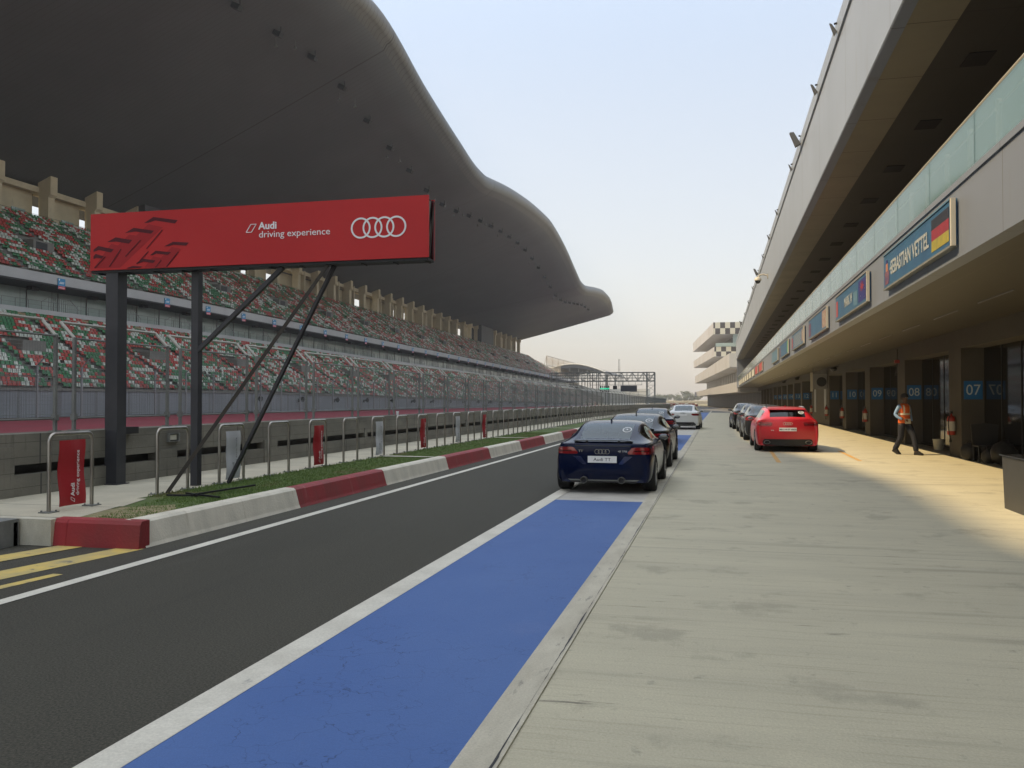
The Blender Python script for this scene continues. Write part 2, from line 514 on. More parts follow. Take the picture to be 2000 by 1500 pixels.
g = MB()
gys = [-200, 60, 420, 700, 4500]
gz = [-.03, -.03, -.03 + drop(420), -1.8, -3.0]
for i in range(len(gys) - 1):
    g.quadpts([(-2500, gys[i], gz[i]), (2500, gys[i], gz[i]), (2500, gys[i + 1], gz[i + 1]), (-2500, gys[i + 1], gz[i + 1])], field_m)
struct('ground', g)
g = MB(); strip(g, -6.9, -2.78, -30, 190, 0.0, asphalt)
struct('pit_lane', g)
g = MB()
strip(g, -1.02, 12.0, -30, 152, 0.0, concrete)
struct('apron', g)
g = MB()   # strip of box surface between asphalt and apron
strip(g, -2.80, -1.02, -30, 152, -.002, mat('box_strip_concrete', (.56, .55, .50), .75, col2=(.46, .45, .41), nscale=2, fine=(60, .15), stain=[(3, (1, 2, 1), (.33, .32, .29), .62, .75)]))
struct('pit_box_strip', g)
g = MB()
for a, b in ((-30, 13.9), (28.2, 40.4), (71.5, 124)):
    strip(g, -2.6, -1.17, a, b, .004, blue_paint)
struct('blue_box_paint', g)
g = MB(); strip(g, -2.81, -2.6, -30, 150, .006, white_paint); struct('white_edge_line', g)
g = MB(); strip(g, -5.74, -5.60, -30, 160, .006, white_paint); struct('white_lane_line', g)
# rough raised edge of the apron, with a dark open joint beside it
g = MB()
y = -6.0
rnd = random.Random(3)
while y < 150:
    L = rnd.uniform(.15, .5) if y < 20 else 4
    j0 = 0.0
    g.box(-1.17, -.965 + j0, y, min(y + L, 150), drop(y), drop(y) + .012, kerb_concrete, dz=drop(y + L) - drop(y))
    y += L
struct('apron_edge', g)
g = MB(); y = -6.0; wj = .006; xj = -.984
while y < 60:
    L = rnd.uniform(.03, .09) if y < 12 else rnd.uniform(.2, .5)
    w2 = min(.014, max(.001, wj + rnd.uniform(-.004, .004))); x2 = min(-.980, max(-.992, xj + rnd.uniform(-.003, .003)))
    g.quadpts([(xj - wj / 2, y, .0135), (xj + wj / 2, y, .0135), (x2 + w2 / 2, y + L, .0135), (x2 - w2 / 2, y + L, .0135)], black_m)
    wj, xj = w2, x2; y += L
struct('open_joint', g)
# orange dashes on the sunny apron
g = MB()
def gpt(px, py, z=0.0):
    """photo pixel -> ground point (numbers only; used while laying out markings)"""
    d = 1676.0 * (CAMZ - z) / (py - 780.0)
    x = (px - 1402.0) * .9725 * d / 1676.0
    return (x, (d + x * .233) / .9725, z)
for (p, q) in (((1504, 880), (1520, 903)), ((1637, 880), (1678, 900))):
    a = gpt(*p, .004); b = gpt(*q, .004)
    g.quadpts([(a[0] - .05, a[1], .004), (a[0] + .06, a[1], .004), (b[0] + .07, b[1], .004), (b[0] - .05, b[1], .004)], orange_paint)
struct('orange_marking', g)
# yellow hatching by the kerb nose
g = MB()
for (a, b, w) in (((-6.27, 8.28), (-6.66, 6.0), .20), ((-7.02, 8.28), (-7.62, 5.6), .20), ((-6.04, 6.9), (-6.2, 5.6), .07)):
    g.quadpts([(a[0] - w, a[1], .004), (a[0] + w * .6, a[1], .004), (b[0] + w, b[1], .004), (b[0] - w, b[1], .004)], yellow_paint)
struct('yellow_hatching', g)
g = MB(); strip(g, -9.45, -6.9, -30, 8.35, -.003, asphalt); struct('side_road', g)
g = MB(); strip(g, -30.0, -9.95, -30, 700, -.015, track_asphalt); struct('race_track', g)
g = MB(); strip(g, -59.8, -30.0, -30, 420, -.010, runoff_red); struct('red_runoff', g)
g = MB(); strip(g, -140, -59.8, -30, 520, .02, tier_m); struct('stand_forecourt', g)
# far bend of the pit exit and sand field beyond
g = MB()
pts = []
for i in range(25):
    t = i / 24
    yy = 185 + 330 * t
    xx = 1.5 - 34 * t ** 1.7
    pts.append((xx, yy))
for i in range(24):
    (xa, ya), (xb, yb) = pts[i], pts[i + 1]
    g.quadpts([(xa - 8, ya, drop(ya) + .01), (xa + 4, ya, drop(ya) + .01), (xb + 4, yb, drop(yb) + .01), (xb - 8, yb, drop(yb) + .01)], track_asphalt)
struct('pit_exit_road', g)
g = MB()
strip(g, -7.5, 6.0, 124, 190, .0015, track_asphalt)
struct('far_pit_lane', g)
g = MB(); g.box(-420, 60, 640, 760, -2.2, .3, sand_m); struct('far_embankment', g)
g = MB(); strip(g, -9.45, -7.72, 8.35, 190, .30, walk_conc)
for (a, b, x0) in ((8.35, 9.4, -7.1), (9.4, 10.2, -7.3)):
    g.quadpts([(-7.72, a, .302), (x0, a, .302), (x0 - .25, b, .302), (-7.72, b, .302)], walk_conc)
for yy in (18.9, 29.2, 39.5, 49.8, 60.1):
    g.quadpts([(-7.72, yy, .313), (-6.45, yy + .05, .313), (-6.45, yy + .22, .313), (-7.72, yy + .35, .313)], kerb_concrete)
g.box(-9.45, -7.3, 8.2, 8.35, 0, .298, kerb_concrete)
struct('walkway', g)
g = MB(); strip(g, -7.72, -6.42, 8.40, 190, .295, grass_m); struct('grass_verge', g)
g = MB()
g.quadpts([(-7.3, 8.42, .299), (-6.46, 8.42, .299), (-6.46, 9.3, .299), (-6.8, 9.75, .299), (-7.25, 9.3, .299)], mat('bare_earth', (.30, .235, .14), .95, col2=(.16, .17, .07), nscale=7, nrange=(.4, .62), bump=.5, bscale=40))
struct('bare_patch', g)
# kerb
g = MB()
kb = [8.35, 11.98, 15.5, 19.4, 23.3]
while kb[-1] < 170: kb.append(kb[-1] + 3.9)
for i in range(len(kb) - 1):
    m = kerb_white if i % 2 == 0 else kerb_red
    a, b = kb[i], kb[i + 1]
    ring_a = [(-6.18, drop(a)), (-6.20, drop(a) + .04), (-6.265, drop(a) + .27), (-6.30, drop(a) + .30), (-6.45, drop(a) + .305), (-6.45, drop(a))]
    ring_b = [(p[0], p[1] - drop(a) + drop(b)) for p in ring_a]
    for j in range(5):
        g.quadpts([(ring_a[j][0], a, ring_a[j][1]), (ring_b[j][0], b, ring_b[j][1]), (ring_b[j + 1][0], b, ring_b[j + 1][1]), (ring_a[j + 1][0], a, ring_a[j + 1][1])], m)
# red nose across the end, with a crack
for (x0, x1) in ((-7.13, -6.19), (-7.32, -7.135)):
    g.prism([(8.23, 0), (8.26, .26), (8.29, .30), (8.42, .305), (8.42, 0)], 'x', x0, x1, kerb_red)
struct('kerb', g)

# grass blades on the near verge
n = 52000
yy = 8.45 + (rng.random(n) ** 1.7) * 26
xx = -7.70 + rng.random(n) * 1.26
keep = ~((yy < 10.4) & (xx < -7.05 - (yy - 8.4) * .25 + .15)) & (np.abs(yy - 19.05) > .16) & (np.abs(yy - 29.35) > .16)
bare = (yy < 10.0) & (rng.random(n) < .75)
keep &= ~bare
xx, yy = xx[keep], yy[keep]; n = len(xx)
h = .010 + rng.random(n) * .020; h[(xx < -7.6)] *= 2.0
ang = rng.random(n) * math.pi; w = .004 + rng.random(n) * .006
lx, ly = (rng.random(n) - .5) * .03, (rng.random(n) - .5) * .03
V = np.empty((n, 3, 3)); cx, sx = np.cos(ang) * w, np.sin(ang) * w
V[:, 0] = np.stack([xx - cx, yy - sx, np.full(n, .29)], 1)
V[:, 1] = np.stack([xx + cx, yy + sx, np.full(n, .29)], 1)
V[:, 2] = np.stack([xx + lx, yy + ly, .295 + h], 1)
def np_mesh(name, verts, faces_n, nper, matidx, mats, parent=None):
    me = bpy.data.meshes.new(name)
    nv = len(verts); nf = len(faces_n)
    me.vertices.add(nv); me.vertices.foreach_set('co', verts.astype(np.float32).ravel())
    me.loops.add(nf * nper); me.loops.foreach_set('vertex_index', faces_n.astype(np.int32).ravel())
    me.polygons.add(nf)
    me.polygons.foreach_set('loop_start', np.arange(0, nf * nper, nper, dtype=np.int32))
    me.polygons.foreach_set('loop_total', np.full(nf, nper, dtype=np.int32))
    for m in mats: me.materials.append(m)
    if matidx is not None: me.polygons.foreach_set('material_index', matidx.astype(np.int32))
    me.update(calc_edges=True); me.validate()
    o = bpy.data.objects.new(name, me); COL.objects.link(o)
    if parent is not None: o.parent = parent
    return o
o = np_mesh('grass', V.reshape(-1, 3), np.arange(n * 3).reshape(-1, 3), 3, None, [blade_m])
tag(o, 'short green grass growing on the verge behind the red and white kerb', 'grass', kind='stuff')

# ------------------------------------------------------------------ pit wall
pw = empty('pit_wall', (-9.7, 8, .3), label='long weathered concrete pit wall with a dark slot along it beside the walkway', cat='wall')
def loc(p, o): return (p[0] - o.location.x, p[1] - o.location.y, p[2] - o.location.z)
def shift(mb, o):
    off = o.location
    mb.v = [(v[0] - off.x, v[1] - off.y, v[2] - off.z) for v in mb.v]
    return mb
g = MB()
def wall_run(y0, y1):
    e = drop(y0); f = drop(y1) - drop(y0)
    g.box(-9.95, -9.45, y0, y1, e + .735, e + 1.166, wall_conc, dz=f)
    g.box(-9.93, -9.43, y0, y1, e + .0, e + .60, wall_conc, dz=f)
    g.box(-9.90, -9.60, y0, y1, e + .60, e + .735, black_m, dz=f)
wall_run(-12, 60); wall_run(60, 166)
shift(g, pw).build('wall_body', pw)
g = MB()
for yy in (9.35, 13.0, 16.6):
    g.box(-9.6, -9.41, yy, yy + .55, .3, .99 if yy < 11 else .78, wall_conc)
for i in range(30):
    yy = 22 + i * 4.85; e = drop(yy)
    g.box(-9.6, -9.424, yy, yy + .16, e + .3, e + .86, wall_conc)
for q in each_piece(shift(g, pw)): q.build('buttress', pw)
g = MB()
g.box(-9.46, -9.40, 13.3, 13.62, .90, .91, galv); g.box(-9.46, -9.40, 13.3, 13.62, 1.04, 1.05, galv)
g.box(-9.46, -9.40, 13.3, 13.33, .91, 1.04, galv); g.box(-9.46, -9.40, 13.59, 13.62, .91, 1.04, galv)
g.box(-9.455, -9.447, 13.33, 13.59, .91, 1.04, black_m); g.box(-9.447, -9.43, 13.38, 13.56, .93, 1.02, board_pale)
shift(g, pw).build('wall_socket_box', pw)
g = MB(); g.box(-9.6, -9.3, 11.95, 12.35, 1.09, 1.2, black_m)
o = g.build('cable_box'); tag(o, 'black cable box on top of the pit wall behind the thick sign post', 'box')
# small cup on the wall
g = MB(); g.lathe([(.0, 0), (.032, 0), (.045, .12), (.041, .12), (.03, .01), (0, .01)], (-9.6, 24.9, 1.166), 'z', sign_white, 14)
tag(g.build('paper_cup', smooth=True), 'white paper cup left standing on top of the pit wall', 'cup')

# ------------------------------------------------------------------ fence on the pit wall
pf = empty('pit_wall_fence', (-9.77, 8, 1.166), label='galvanised wire mesh safety fence with angled tops standing on the pit wall', cat='fence')
def fence_panel(y0, y1, fine):
    e = drop(y0); fd = -.0055 * max(0, y0 - 8) - e
    X = -9.77
    f = MB()
    for yy in (y0, y1):
        f.box(X - .022, X + .022, yy - .024, yy + .024, e + 1.166, e + fd + 2.64, galv)
        f.box(X - .06, X + .06, yy - .06, yy + .06, e + 1.166, e + 1.18, galv)
        f.box(X - .04, X + .04, yy - .035, yy + .035, e + 1.33, e + 1.42, galv)
        f.bar((X, yy, e + fd + 2.62), (X - .26, yy, e + fd + 2.88), .026, galv_light, 6)
    f.bar((X - .26, y0, e + fd + 2.88), (X - .26, y1, e + fd + 2.88), .026, galv_light, 6)
    f.bar((X, y0, e + fd + 2.62), (X, y1, e + fd + 2.62), .018, galv, 6)
    f.bar((X, y0, e + 1.36), (X, y1, e + 1.36), .018, galv, 6)
    f.bar((X, y0, e + fd * .5 + 2.0), (X, y1, e + fd * .5 + 2.0), .008, galv, 4)
    w = MB()
    st = .05 if fine else .1
    r = .0017 if fine else .004
    nn = int((y1 - y0) / st)
    for i in range(1, nn):
        yy = y0 + (y1 - y0) * i / nn
        w.bar((X, yy, e + 1.37), (X, yy, e + fd + 2.61), r, wire_m, 3, caps=False)
    nz = int(1.24 / st)
    for i in range(1, nz):
        zz = e + 1.37 + (1.24 + fd) * i / nz
        w.bar((X, y0, zz), (X, y1, zz), r, wire_m, 3, caps=False)
    return f, w
for k in range(-1, 58):
    y0 = 11.3 + 2.72 * k + .13; y1 = y0 + 2.33
    f, w = fence_panel(y0, y1, k < 12)
    fo = shift(f, pf).build('fence_frame', pf, fix=False)
    wo_ = w
    wo_.v = [(v[0] - pf.location.x, v[1] - pf.location.y, v[2] - pf.location.z) for v in wo_.v]
    wo_.build('wire_mesh', fo, fix=False)

# ------------------------------------------------------------------ hoop rails and banners
def hoop_mesh():
    f = MB()
    r = .024
    pts = [(0, -.36, 0)]
    H = .93; c = .09
    pts.append((0, -.36, H - c))
    for i in range(1, 6):
        a = math.pi / 2 * i / 6
        pts.append((0, -.36 + c - c * math.cos(a), H - c + c * math.sin(a)))
    pts.append((0, -.36 + c, H)); pts.append((0, .36 - c, H))
    for i in range(1, 6):
        a = math.pi / 2 * i / 6
        pts.append((0, .36 - c + c * math.sin(a), H - c + c * math.cos(a)))
    pts.append((0, .36, H - c)); pts.append((0, .36, 0))
    f.path(pts, r, steel, 10)
    for s in (-1, 1):
        f.box(-.08, .08, s * .36 - .08, s * .36 + .08, 0, .012, galv)
        for a in (-.055, .055):
            f.lathe([(0, .012), (.012, .012), (.012, .03), (0, .03)], (a, s * .36 + a, 0), 'z', galv, 6)
    return f
h0 = None
hoop_y = [9.03, 11.06] + [12.62 + 1.56 * k for k in range(86)]
hoop_desc = {0: 'steel hoop rail at the near end of the walkway, around the largest red banner',
             1: 'bare steel hoop rail on the walkway between the two dark sign posts',
             2: 'steel hoop rail around the grey banner behind the crossing sign braces',
             3: 'bare steel hoop rail just beyond the sign braces',
             4: 'steel hoop rail around the second red banner along the walkway',
             5: 'bare steel hoop rail between the second red banner and the second grey banner',
             6: 'steel hoop rail around the second grey banner along the walkway',
             7: 'bare steel hoop rail between the second grey banner and the third red banner',
             8: 'steel hoop rail around the third red banner along the walkway',
             9: 'bare steel hoop rail between the third red banner and the third grey banner',
             10: 'steel hoop rail around the third grey banner along the walkway',
             11: 'bare steel hoop rail between the third grey banner and the last red banner',
             12: 'steel hoop rail around the farthest red banner along the walkway'}
for i, hy in enumerate(hoop_y):
    z = .302 + drop(hy)
    if h0 is None:
        h0 = hoop_mesh().build('hoop_rail', smooth=True); o = h0
    else:
        o = h0.copy(); COL.objects.link(o)
    o.location = (-7.75, hy, z)
    tag(o, hoop_desc.get(i, 'bare steel hoop rail in the long row beyond the farthest red banner'), 'railing', 'steel hoop rails along the pit walkway')

def banner(hy, red, first=False):
    w0, H = (.44, .80) if first else (.42, .78)
    hw = w0 / 2
    z0 = .302 + .05
    m = banner_red if red else banner_white
    f = MB(); nx, nz = 8, 14
    X0 = -7.73
    P = {}
    for i in range(nx + 1):
        for j in range(nz + 1):
            u = i / nx; v = j / nz
            y = hy + (u - .5) * w0 
            y += .004 * math.sin(v * 5 + hy)
            x = X0 + .014 * math.sin(u * 6 + v * 3 + hy) + .01 * math.sin(v * 9)
            P[i, j] = (x, y, z0 + v * H)
    for i in range(nx):
        for j in range(nz):
            f.quadpts([P[i, j], P[i + 1, j], P[i + 1, j + 1], P[i, j + 1]], m)
    # thin closing back sheet
    for i in range(nx):
        for j in range(nz):
            f.quadpts([tuple(a - (.004 if k == 0 else 0) for k, a in enumerate(P[q])) for q in ((i, j), (i, j + 1), (i + 1, j + 1), (i + 1, j))], m)
    M = frameM((X0 + .03, hy - .06, z0 + H * .5), (0, 0, 1), (0, -1, 0))
    M = frameM((X0 + .03, hy - .02, z0 + H * .52), (0, 0, 1), (0, -1, 0))
    lab = []
    return f, M
bi = 0
desc = ['largest red banner hanging in the hoop rail at the near end of the walkway', 'pale grey banner hanging in a hoop rail behind the crossing sign braces',
        'second red banner along the walkway, right of the sign braces', 'second pale grey banner along the walkway, between two red ones',
        'third red banner along the walkway', 'third pale grey banner along the walkway', 'farthest small red banner in the row of hoop rails']
for q, k in enumerate((0, 2, 4, 6, 8, 10, 12)):
    hy = hoop_y[k]; red = q % 2 == 0
    f, M = banner(hy, red, q == 0)
    o = f.build('hanging_banner', smooth=True)
    tag(o, desc[q], 'banner', 'banners hanging in the hoop rails')
    t = MB(); tm = sign_white if red else mat('print_grey', (.25, .25, .27), .6)
    # lettering runs upwards; text faces +X (towards the lane)
    Mt = frameM((-7.695, hy, .302 + .10 + .0), (0, 0, 1), (0, -1, 0))
    add_text(t, 'Audi', .085, frameM((-7.697, hy - .03, .302 + .165), (0, 0, 1), (0, -1, 0)), tm, align='LEFT', bold=.002, ext=.001)
    add_text(t, 'driving experience', .075, frameM((-7.697, hy + .05, .302 + .165), (0, 0, 1), (0, -1, 0)), tm, align='LEFT', ext=.001)
    z = .302 + .135
    a = [(-7.697, hy - .06, z - .01), (-7.697, hy - .0, z - .045), (-7.697, hy + .0, z - .01 + .0), (-7.697, hy - .06, z + .02)]
    for i in range(4):
        t.bar(a[i], a[(i + 1) % 4], .0025, tm, 4)
    t.build('lettering', o, fix=False)

# ------------------------------------------------------------------ red sign on posts
YS = 11.7
sg = empty('sign_gantry', (-9.35, 11.85, .3), label='long red billboard on dark steel posts cantilevered towards the pit lane', cat='billboard')
def B(name, mb, parent=sg, **kw):
    mb.v = [(v[0] - sg.location.x, v[1] - sg.location.y, v[2] - sg.location.z) for v in mb.v]
    return mb.build(name, parent, **kw)
g = MB(); g.box(-9.72, -4.04, YS, YS + .02, 3.70, 4.60, sign_red); board = B('front_board', g)
# skew the far edge a touch lower like the photo's sag is not needed
g = MB(); g.box(-9.70, -4.05, YS + .29, YS + .31, 3.70, 4.59, sign_red); B('back_board', g)
g = MB()
g.box(-9.72, -4.06, YS + .022, YS + .288, 3.66, 3.70, black_m)
g.box(-9.70, -4.08, YS + .022, YS + .288, 4.54, 4.57, black_m)
g.box(-4.09, -4.07, YS + .022, YS + .288, 3.70, 4.54, black_gloss)
for x in (-4.05,):
    g.bar((x, YS + .05, 3.72), (x, YS + .27, 4.55), .012, brown_steel, 5)
    g.box(x - .02, x, YS + .24, YS + .285, 3.7, 4.57, sign_dark)
for i in range(12):
    x = -9.6 + i * .5
    g.bar((x, YS + .06, 3.655), (x, YS + .25, 3.655), .015, black_m, 4)
B('box_frame', g)
# printed marks
def SX(px): return -9.72 + (px - 80) / (1840 - 80) * 5.68
Mf = lambda x, z: frameM((x, YS - .004, z), (1, 0, 0), (0, 0, 1))
g = MB()
add_text(g, 'Audi', .150, Mf(-6.75, 4.27), sign_white, align='LEFT', bold=.004, ext=.002, sx=1.06)
B('lettering', g, board, fix=False); g = MB()
add_text(g, 'driving experience', .142, Mf(-6.75, 4.14), sign_white, align='LEFT', ext=.002, sx=1.11)
B('lettering', g, board, fix=False); g = MB()
P = [(-6.96, 4.185), (-6.87, 4.185), (-6.79, 4.305), (-6.88, 4.305)]
for i in range(4):
    a, b = P[i], P[(i + 1) % 4]
    g.bar((a[0], YS - .004, a[1]), (b[0], YS - .004, b[1]), .007, sign_white, 4)
B('slanted_mark', g, board, fix=False)
g = MB()
for i in range(4):
    ring(g, frameM((0, YS - .003 - i * .0007, 0), (1, 0, 0), (0, 0, 1)), -5.09 + i * .185, 4.165, .142, .026, .004, sign_white, 48)
B('ring_emblem', g, board, fix=False)
# tread chevrons at the left (outlines in the plane of the board)
g = MB()
def board_pt(px, py):
    px, py = px / 4, 350 + py / 4
    a = (px - 1402) * .9725 / 1676; d = 11.7 * .9725 / (1 + a * .233)
    return (max(-9.715, min(-4.1, a * d)), max(3.705, min(4.59, 1.65 + (780 - py) * d / 1676)))
layer = [0]
def print_poly(P, m):
    layer[0] += 1
    y = YS - .0008 - .0003 * layer[0]
    g.quadpts([(x, y, z) for x, z in (board_pt(*p) for p in P)], m)
for P in ([(1150, 345), (1262, 372), (930, 690), (790, 690)], [(1000, 428), (1090, 442), (830, 690), (735, 690)], [(1335, 525), (1405, 540), (1300, 688), (1175, 688)], [(860, 500), (935, 520), (800, 690), (724, 690)], [(1190, 600), (1260, 612), (1195, 688), (1120, 688)]):
    print_poly(P, sign_dark2)
for (P, Q) in (([(1115, 338), (1188, 290), (1205, 318), (1150, 336)], [(1188, 290), (1380, 315), (1358, 342), (1205, 318)]), ([(965, 418), (1035, 375), (1050, 405), (1000, 412)], [(1035, 375), (1195, 398), (1172, 422), (1050, 405)]),
               ([(828, 488), (895, 450), (900, 484), (860, 486)], [(895, 450), (1025, 472), (998, 500), (900, 484)]), ([(722, 548), (760, 518), (765, 550), (722, 566)], [(760, 518), (882, 545), (858, 570), (765, 550)]),
               ([(722, 600), (740, 580), (745, 612), (722, 622)], [(740, 580), (805, 600), (785, 618), (745, 612)]), ([(1275, 522), (1345, 485), (1350, 508), (1310, 520)], [(1345, 485), (1470, 492), (1448, 515), (1350, 508)]),
               ([(1165, 592), (1210, 555), (1215, 578), (1190, 590)], [(1210, 555), (1330, 568), (1305, 588), (1215, 578)]), ([(1055, 655), (1110, 618), (1115, 642), (1080, 655)], [(1110, 618), (1210, 632), (1190, 652), (1115, 642)]),
               ([(980, 694), (1030, 675), (1035, 692), (1000, 697)], [(1030, 675), (1110, 680), (1090, 690), (1035, 692)])):
    print_poly(P, sign_dark); print_poly(Q, sign_dark)
for (a, b) in (((1258, 390), (1135, 538)), ((1088, 470), (970, 600)), ((935, 542), (845, 680)), ((1385, 562), (1292, 680)), ((1252, 628), (1205, 690)), ((815, 600), (730, 690)), ((1150, 560), (1060, 660))):
    print_poly([a, (a[0] + 7, a[1] + 3), (b[0] + 7, b[1] + 3), b], sign_dark)
B('tread_print', g, board, fix=False)
g = MB(); g.box(-9.46, -9.24, 11.74, 11.96, .3, 3.66, dark_steel); g.box(-9.5, -9.2, 11.70, 12.0, .3, .315, dark_steel); B('post', g)
g = MB(); g.box(-8.03, -7.91, 11.9, 12.02, .29, 3.66, dark_steel); B('post', g)
g = MB(); g.bar((-7.95, 11.94, 2.40), (-6.43, 11.86, 3.66), .045, dark_steel, 4); B('brace', g)
g = MB(); g.bar((-7.66, 10.8, .31), (-5.66, 11.8, 3.66), .036, brown_steel, 4); B('brace', g)
g = MB(); g.bar((-7.64, 12.35, .31), (-5.60, 11.9, 3.66), .036, dark_steel, 4); B('brace', g)
# loose bars lying on the grass
for (a, b, lab) in (((-7.05, 10.48, .335), (-6.83, 11.77, .35), 'long black steel bar lying on the grass, topmost of the loose ones'),
                    ((-7.31, 10.74, .325), (-6.58, 10.42, .322), 'short rusty black bar lying on the grass under the longer one'),
                    ((-7.45, 10.5, .32), (-7.0, 10.55, .32), 'thin black bar lying on the grass nearest the hoop rails')):
    g = MB(); g.bar(a, b, .018, black_m, 4); tag(g.build('loose_bar'), lab, 'steel bar', 'loose bars on the grass')
# grey channel block by the walkway end
g = MB()
for x in (-8.45, -8.08, -7.74):
    g.box(x - .035, x + .035, 7.75, 8.18, 0, .26, mat('block_grey', (.20, .205, .195), .8, col2=(.14, .145, .135), nscale=6))
g.box(-8.485, -7.705, 7.77, 8.18, .262, .30, MATS['block_grey']); g.box(-8.485, -7.705, 8.1, 8.16, .0, .26, MATS['block_grey'])
tag(g.build('drain_block'), 'grey hollow concrete block standing below the near end of the walkway', 'concrete block')

# ------------------------------------------------------------------ grandstand
gs = empty('grandstand', (-75, 60, 0), label='huge grandstand of red, green and white seats under a wavy dark roof', cat='grandstand')
GO = Vector(gs.location)
def G(name, mb, parent=gs, **kw):
    mb.v = [(v[0] - GO.x, v[1] - GO.y, v[2] - GO.z) for v in mb.v]
    return mb.build(name, parent, **kw)
YN, YF = -20.0, 384.0        # under the roof
YF2 = 462.0                  # bare end
X0, Z0, NL, TL, RL = -61.6, 2.57, 22, .66, .405
X1, Z1, NU, TU, RU = -74.5, 16.0, 20, .70, .50
g = MB(); g.box(-61.75, -61.45, YN, YF2, 0.0, 2.45, panel_m); G('base_wall', g)
g = MB(); g.box(-61.95, -61.35, YN, YF2, 2.45, 2.72, tier_m)
prof = [(X0, 0)]
for i in range(NL):
    prof += [(X0 - TL * i, Z0 + RL * i), (X0 - TL * (i + 1), Z0 + RL * i)]
prof += [(X0 - TL * NL, 0)]
g.prism(prof, 'y', YN, YF2, tier_m); G('lower_tier', g)
prof = [(X1 + .1, 14.9), (X1 + .1, Z1)]
for i in range(NU):
    prof += [(X1 - TU * i, Z1 + RU * i), (X1 - TU * (i + 1), Z1 + RU * i)]
prof += [(X1 - TU * NU - 8, Z1 + RU * NU - .5), (X1 - TU * NU - 8, Z1 + RU * NU - 1.2), (X1 - 6, 14.9)]
g = MB(); g.prism(prof, 'y', YN, 405, tier_m)
# rows step down beyond the roof
for s in range(12):
    nn = NU - 4 - int(s * 1.45)
    pr = [(X1 + .1, 14.9), (X1 + .1, Z1)]
    for i in range(nn):
        pr += [(X1 - TU * i, Z1 + RU * i), (X1 - TU * (i + 1), Z1 + RU * i)]
    pr += [(X1 - TU * nn, 14.9)]
    g.prism(pr, 'y', 405.01 + s * 3.0, 405.01 + (s + 1) * 3.0 - .01, tier_m)
G('upper_tier', g)
g = MB(); g.box(-79.5, -75.7, YN, YF2, 11.42, 12.0, suite_white); G('suite_floor', g)
g = MB(); g.box(-79.3, -79.0, YN, YF2, 12.0, 14.9, suite_glass); G('suite_glazing', g)
g = MB(); g.box(-79.0, -74.3, YN, YF2, 14.72, 14.9, mat('dark_soffit', (.03, .03, .032), .7)); G('suite_soffit', g)
g = MB(); g.box(-74.45, -74.25, YN, YF2, 14.9, 16.0, suite_white); G('fascia', g)
g = MB()
for i in range(40):
    yy = 60 + i * 9.85
    g.box(-77.6, -76.9, yy + 3.4, yy + 4.5, 14.3, 14.72, black_m)
for q in each_piece(g): G('ceiling_unit', q)
# railings
def railing(name, x, z, y0, y1, h, st, m, r=.03):
    g = MB()
    g.bar((x, y0, z + h), (x, y1, z + h), r, m, 4)
    g.bar((x, y0, z + h * .5), (x, y1, z + h * .5), r * .6, m, 4)
    y = y0
    while y < y1:
        g.bar((x, y, z), (x, y, z + h), r, m, 4, caps=False); y += st
    return G(name, g, fix=False)
railing('upper_railing', -74.4, 16.0, 55, 460, .95, 1.6, galv)
railing('suite_railing', -75.9, 12.0, 55, 460, 1.0, 1.9, galv, .028)
railing('front_railing', -61.5, 2.72, 55, 460, 1.0, 2.0, galv)
for i in range(34):     # stair balustrades in front of the suites
    yy = 62 + i * 11.7; g = MB()
    for k in range(15):
        h = 1.15 if k < 11 else 1.15 - (k - 10) * .25
        z0 = 12.0 if k < 11 else 12.0
        g.bar((-76.6, yy + k * .34, 12.0), (-76.6, yy + k * .34, 12.0 + h + .55), .022, trim_grey, 4, caps=False)
    g.bar((-76.6, yy, 13.7), (-76.6, yy + 3.4, 13.7), .035, trim_grey, 4)
    g.bar((-76.6, yy + 3.4, 13.7), (-76.6, yy + 4.9, 12.6), .035, trim_grey, 4)
    g.bar((-76.6, yy, 13.7), (-76.6, yy - 1.2, 13.0), .035, trim_grey, 4)
    G('stair_balustrade', g, fix=False)
# suite mullions
g = MB(); y = 55.0
while y < 460:
    g.box(-79.0, -78.9, y, y + .1, 12, 14.72, trim_grey); y += 4.92
for q in each_piece(g): G('mullion', q)

